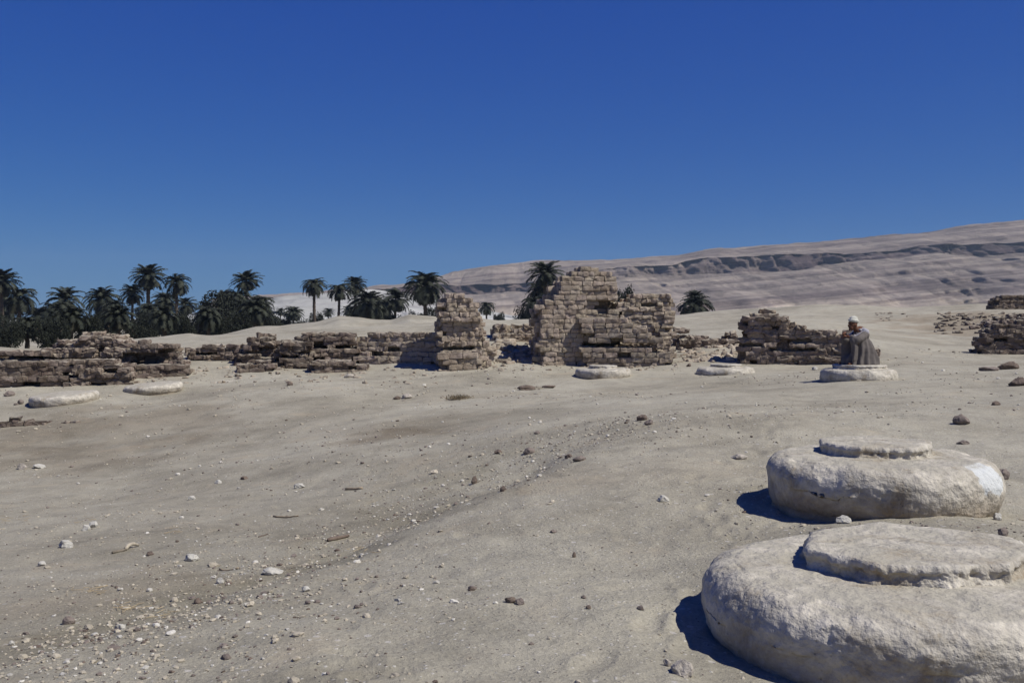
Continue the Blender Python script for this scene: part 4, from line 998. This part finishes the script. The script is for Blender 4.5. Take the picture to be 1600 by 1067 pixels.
def folds(V):
    an = np.arctan2(V[:, 1], V[:, 0] - .05); r = np.hypot(V[:, 1], V[:, 0] - .05)
    am = sstep(.56, .1, V[:, 2]) * .021 + .004
    f = np.sin(an * 13 + 2.2 * noise(an * 2, V[:, 2] * 3, 0, 3)) * am + fbm(V[:, 0] * 9, V[:, 1] * 9, V[:, 2] * 5, 3, 4) * .012
    front = np.exp(-((an) / .33) ** 2) * sstep(.1, .3, V[:, 2]) * sstep(.52, .40, V[:, 2]) * .15      # cloth sinks between the knees
    k = 1 + (f - front) / np.maximum(r, .08)
    V = V.copy(); V[:, 0] = .05 + (V[:, 0] - .05) * k; V[:, 1] *= k; return V
robe = union([('m', Vr, Fr), ('e', (.28, .14, .44), (.10, .09, .10)), ('e', (.28, -.14, .44), (.10, .09, .10)),
              ('c', (.27, .14, .42), (.25, .14, .12), .09, .085), ('c', (.27, -.14, .42), (.25, -.14, .12), .09, .085),
              ('c', (.0, .17, .56), (.24, .22, .47), .085, .07), ('c', (.0, -.17, .56), (.24, -.22, .47), .085, .07),
              ('c', (.24, .22, .47), (.31, .12, .52), .062, .052), ('c', (.24, -.22, .47), (.30, -.11, .575), .062, .052)], .011, 'robe', M_robe, man, 4, folds)
union([('c', (-.03, .17, .62), (.02, .0, .67), .055, .05), ('c', (-.03, -.17, .62), (.02, .0, .67), .055, .05), ('c', (-.02, .17, .61), (.10, .10, .55), .05, .045), ('c', (-.02, -.17, .61), (.12, -.12, .54), .06, .05),
       ('c', (.10, .10, .55), (.17, .04, .52), .045, .04), ('c', (.12, -.12, .54), (.2, -.1, .5), .05, .04), ('c', (-.06, .08, .63), (-.1, -.1, .58), .06, .05), ('c', (.05, .09, .655), (.10, 0, .635), .03, .03), ('c', (.05, -.09, .655), (.10, 0, .635), .03, .03)],
      .009, 'scarf', M_scarf, man, 3, lambda V: V + .006 * np.stack([fbm(V[:, 0] * 25, V[:, 1] * 25, V[:, 2] * 25, 2, s) for s in (1, 2, 3)], 1))
tb = []
for k in range(16):
    a0 = k / 16 * 2 * math.pi; a1 = (k + 1) / 16 * 2 * math.pi
    tb.append(('c', (HX - .012 + .082 * math.cos(a0), .074 * math.sin(a0), HZ + .062 + .012 * math.cos(a0)), (HX - .012 + .082 * math.cos(a1), .074 * math.sin(a1), HZ + .062 + .012 * math.cos(a1)), .03, .03))
    tb.append(('c', (HX - .015 + .06 * math.cos(a0), .056 * math.sin(a0), HZ + .10 - .012 * math.sin(a0)), (HX - .015 + .06 * math.cos(a1), .056 * math.sin(a1), HZ + .10 - .012 * math.sin(a1)), .027, .027))
tb.append(('e', (HX - .015, 0, HZ + .10), (.085, .078, .055))); tb.append(('c', (HX - .09, -.02, HZ + .03), (HX - .13, -.02, HZ - .10), .028, .022))
union(tb, .008, 'turban', M_turban, man, 1, lambda V: V + .004 * np.stack([fbm(V[:, 0] * 20, V[:, 1] * 20, V[:, 2] * 60, 2, s) for s in (1, 2, 3)], 1))

# ------------------------------------------------------------ air
hb = 3600.0
hv = [(x, y, z) for z in (-16, 225) for y in (-hb, hb) for x in (-hb, hb)]
hm = bpy.data.materials.new('dusty_air'); hm.use_nodes = True; ht = hm.node_tree; ht.nodes.clear()
pv = ht.nodes.new('ShaderNodeVolumePrincipled'); pv.inputs['Density'].default_value = 0.00013; pv.inputs['Color'].default_value = (.62, .78, .95, 1); pv.inputs['Anisotropy'].default_value = 0.1
hout = ht.nodes.new('ShaderNodeOutputMaterial'); ht.links.new(pv.outputs[0], hout.inputs['Volume'])
haze = build('haze', np.array(hv, float), np.array([(0, 2, 3, 1), (4, 5, 7, 6), (0, 1, 5, 4), (2, 6, 7, 3), (0, 4, 6, 2), (1, 3, 7, 5)]), hm); tag(haze, kind='stuff')
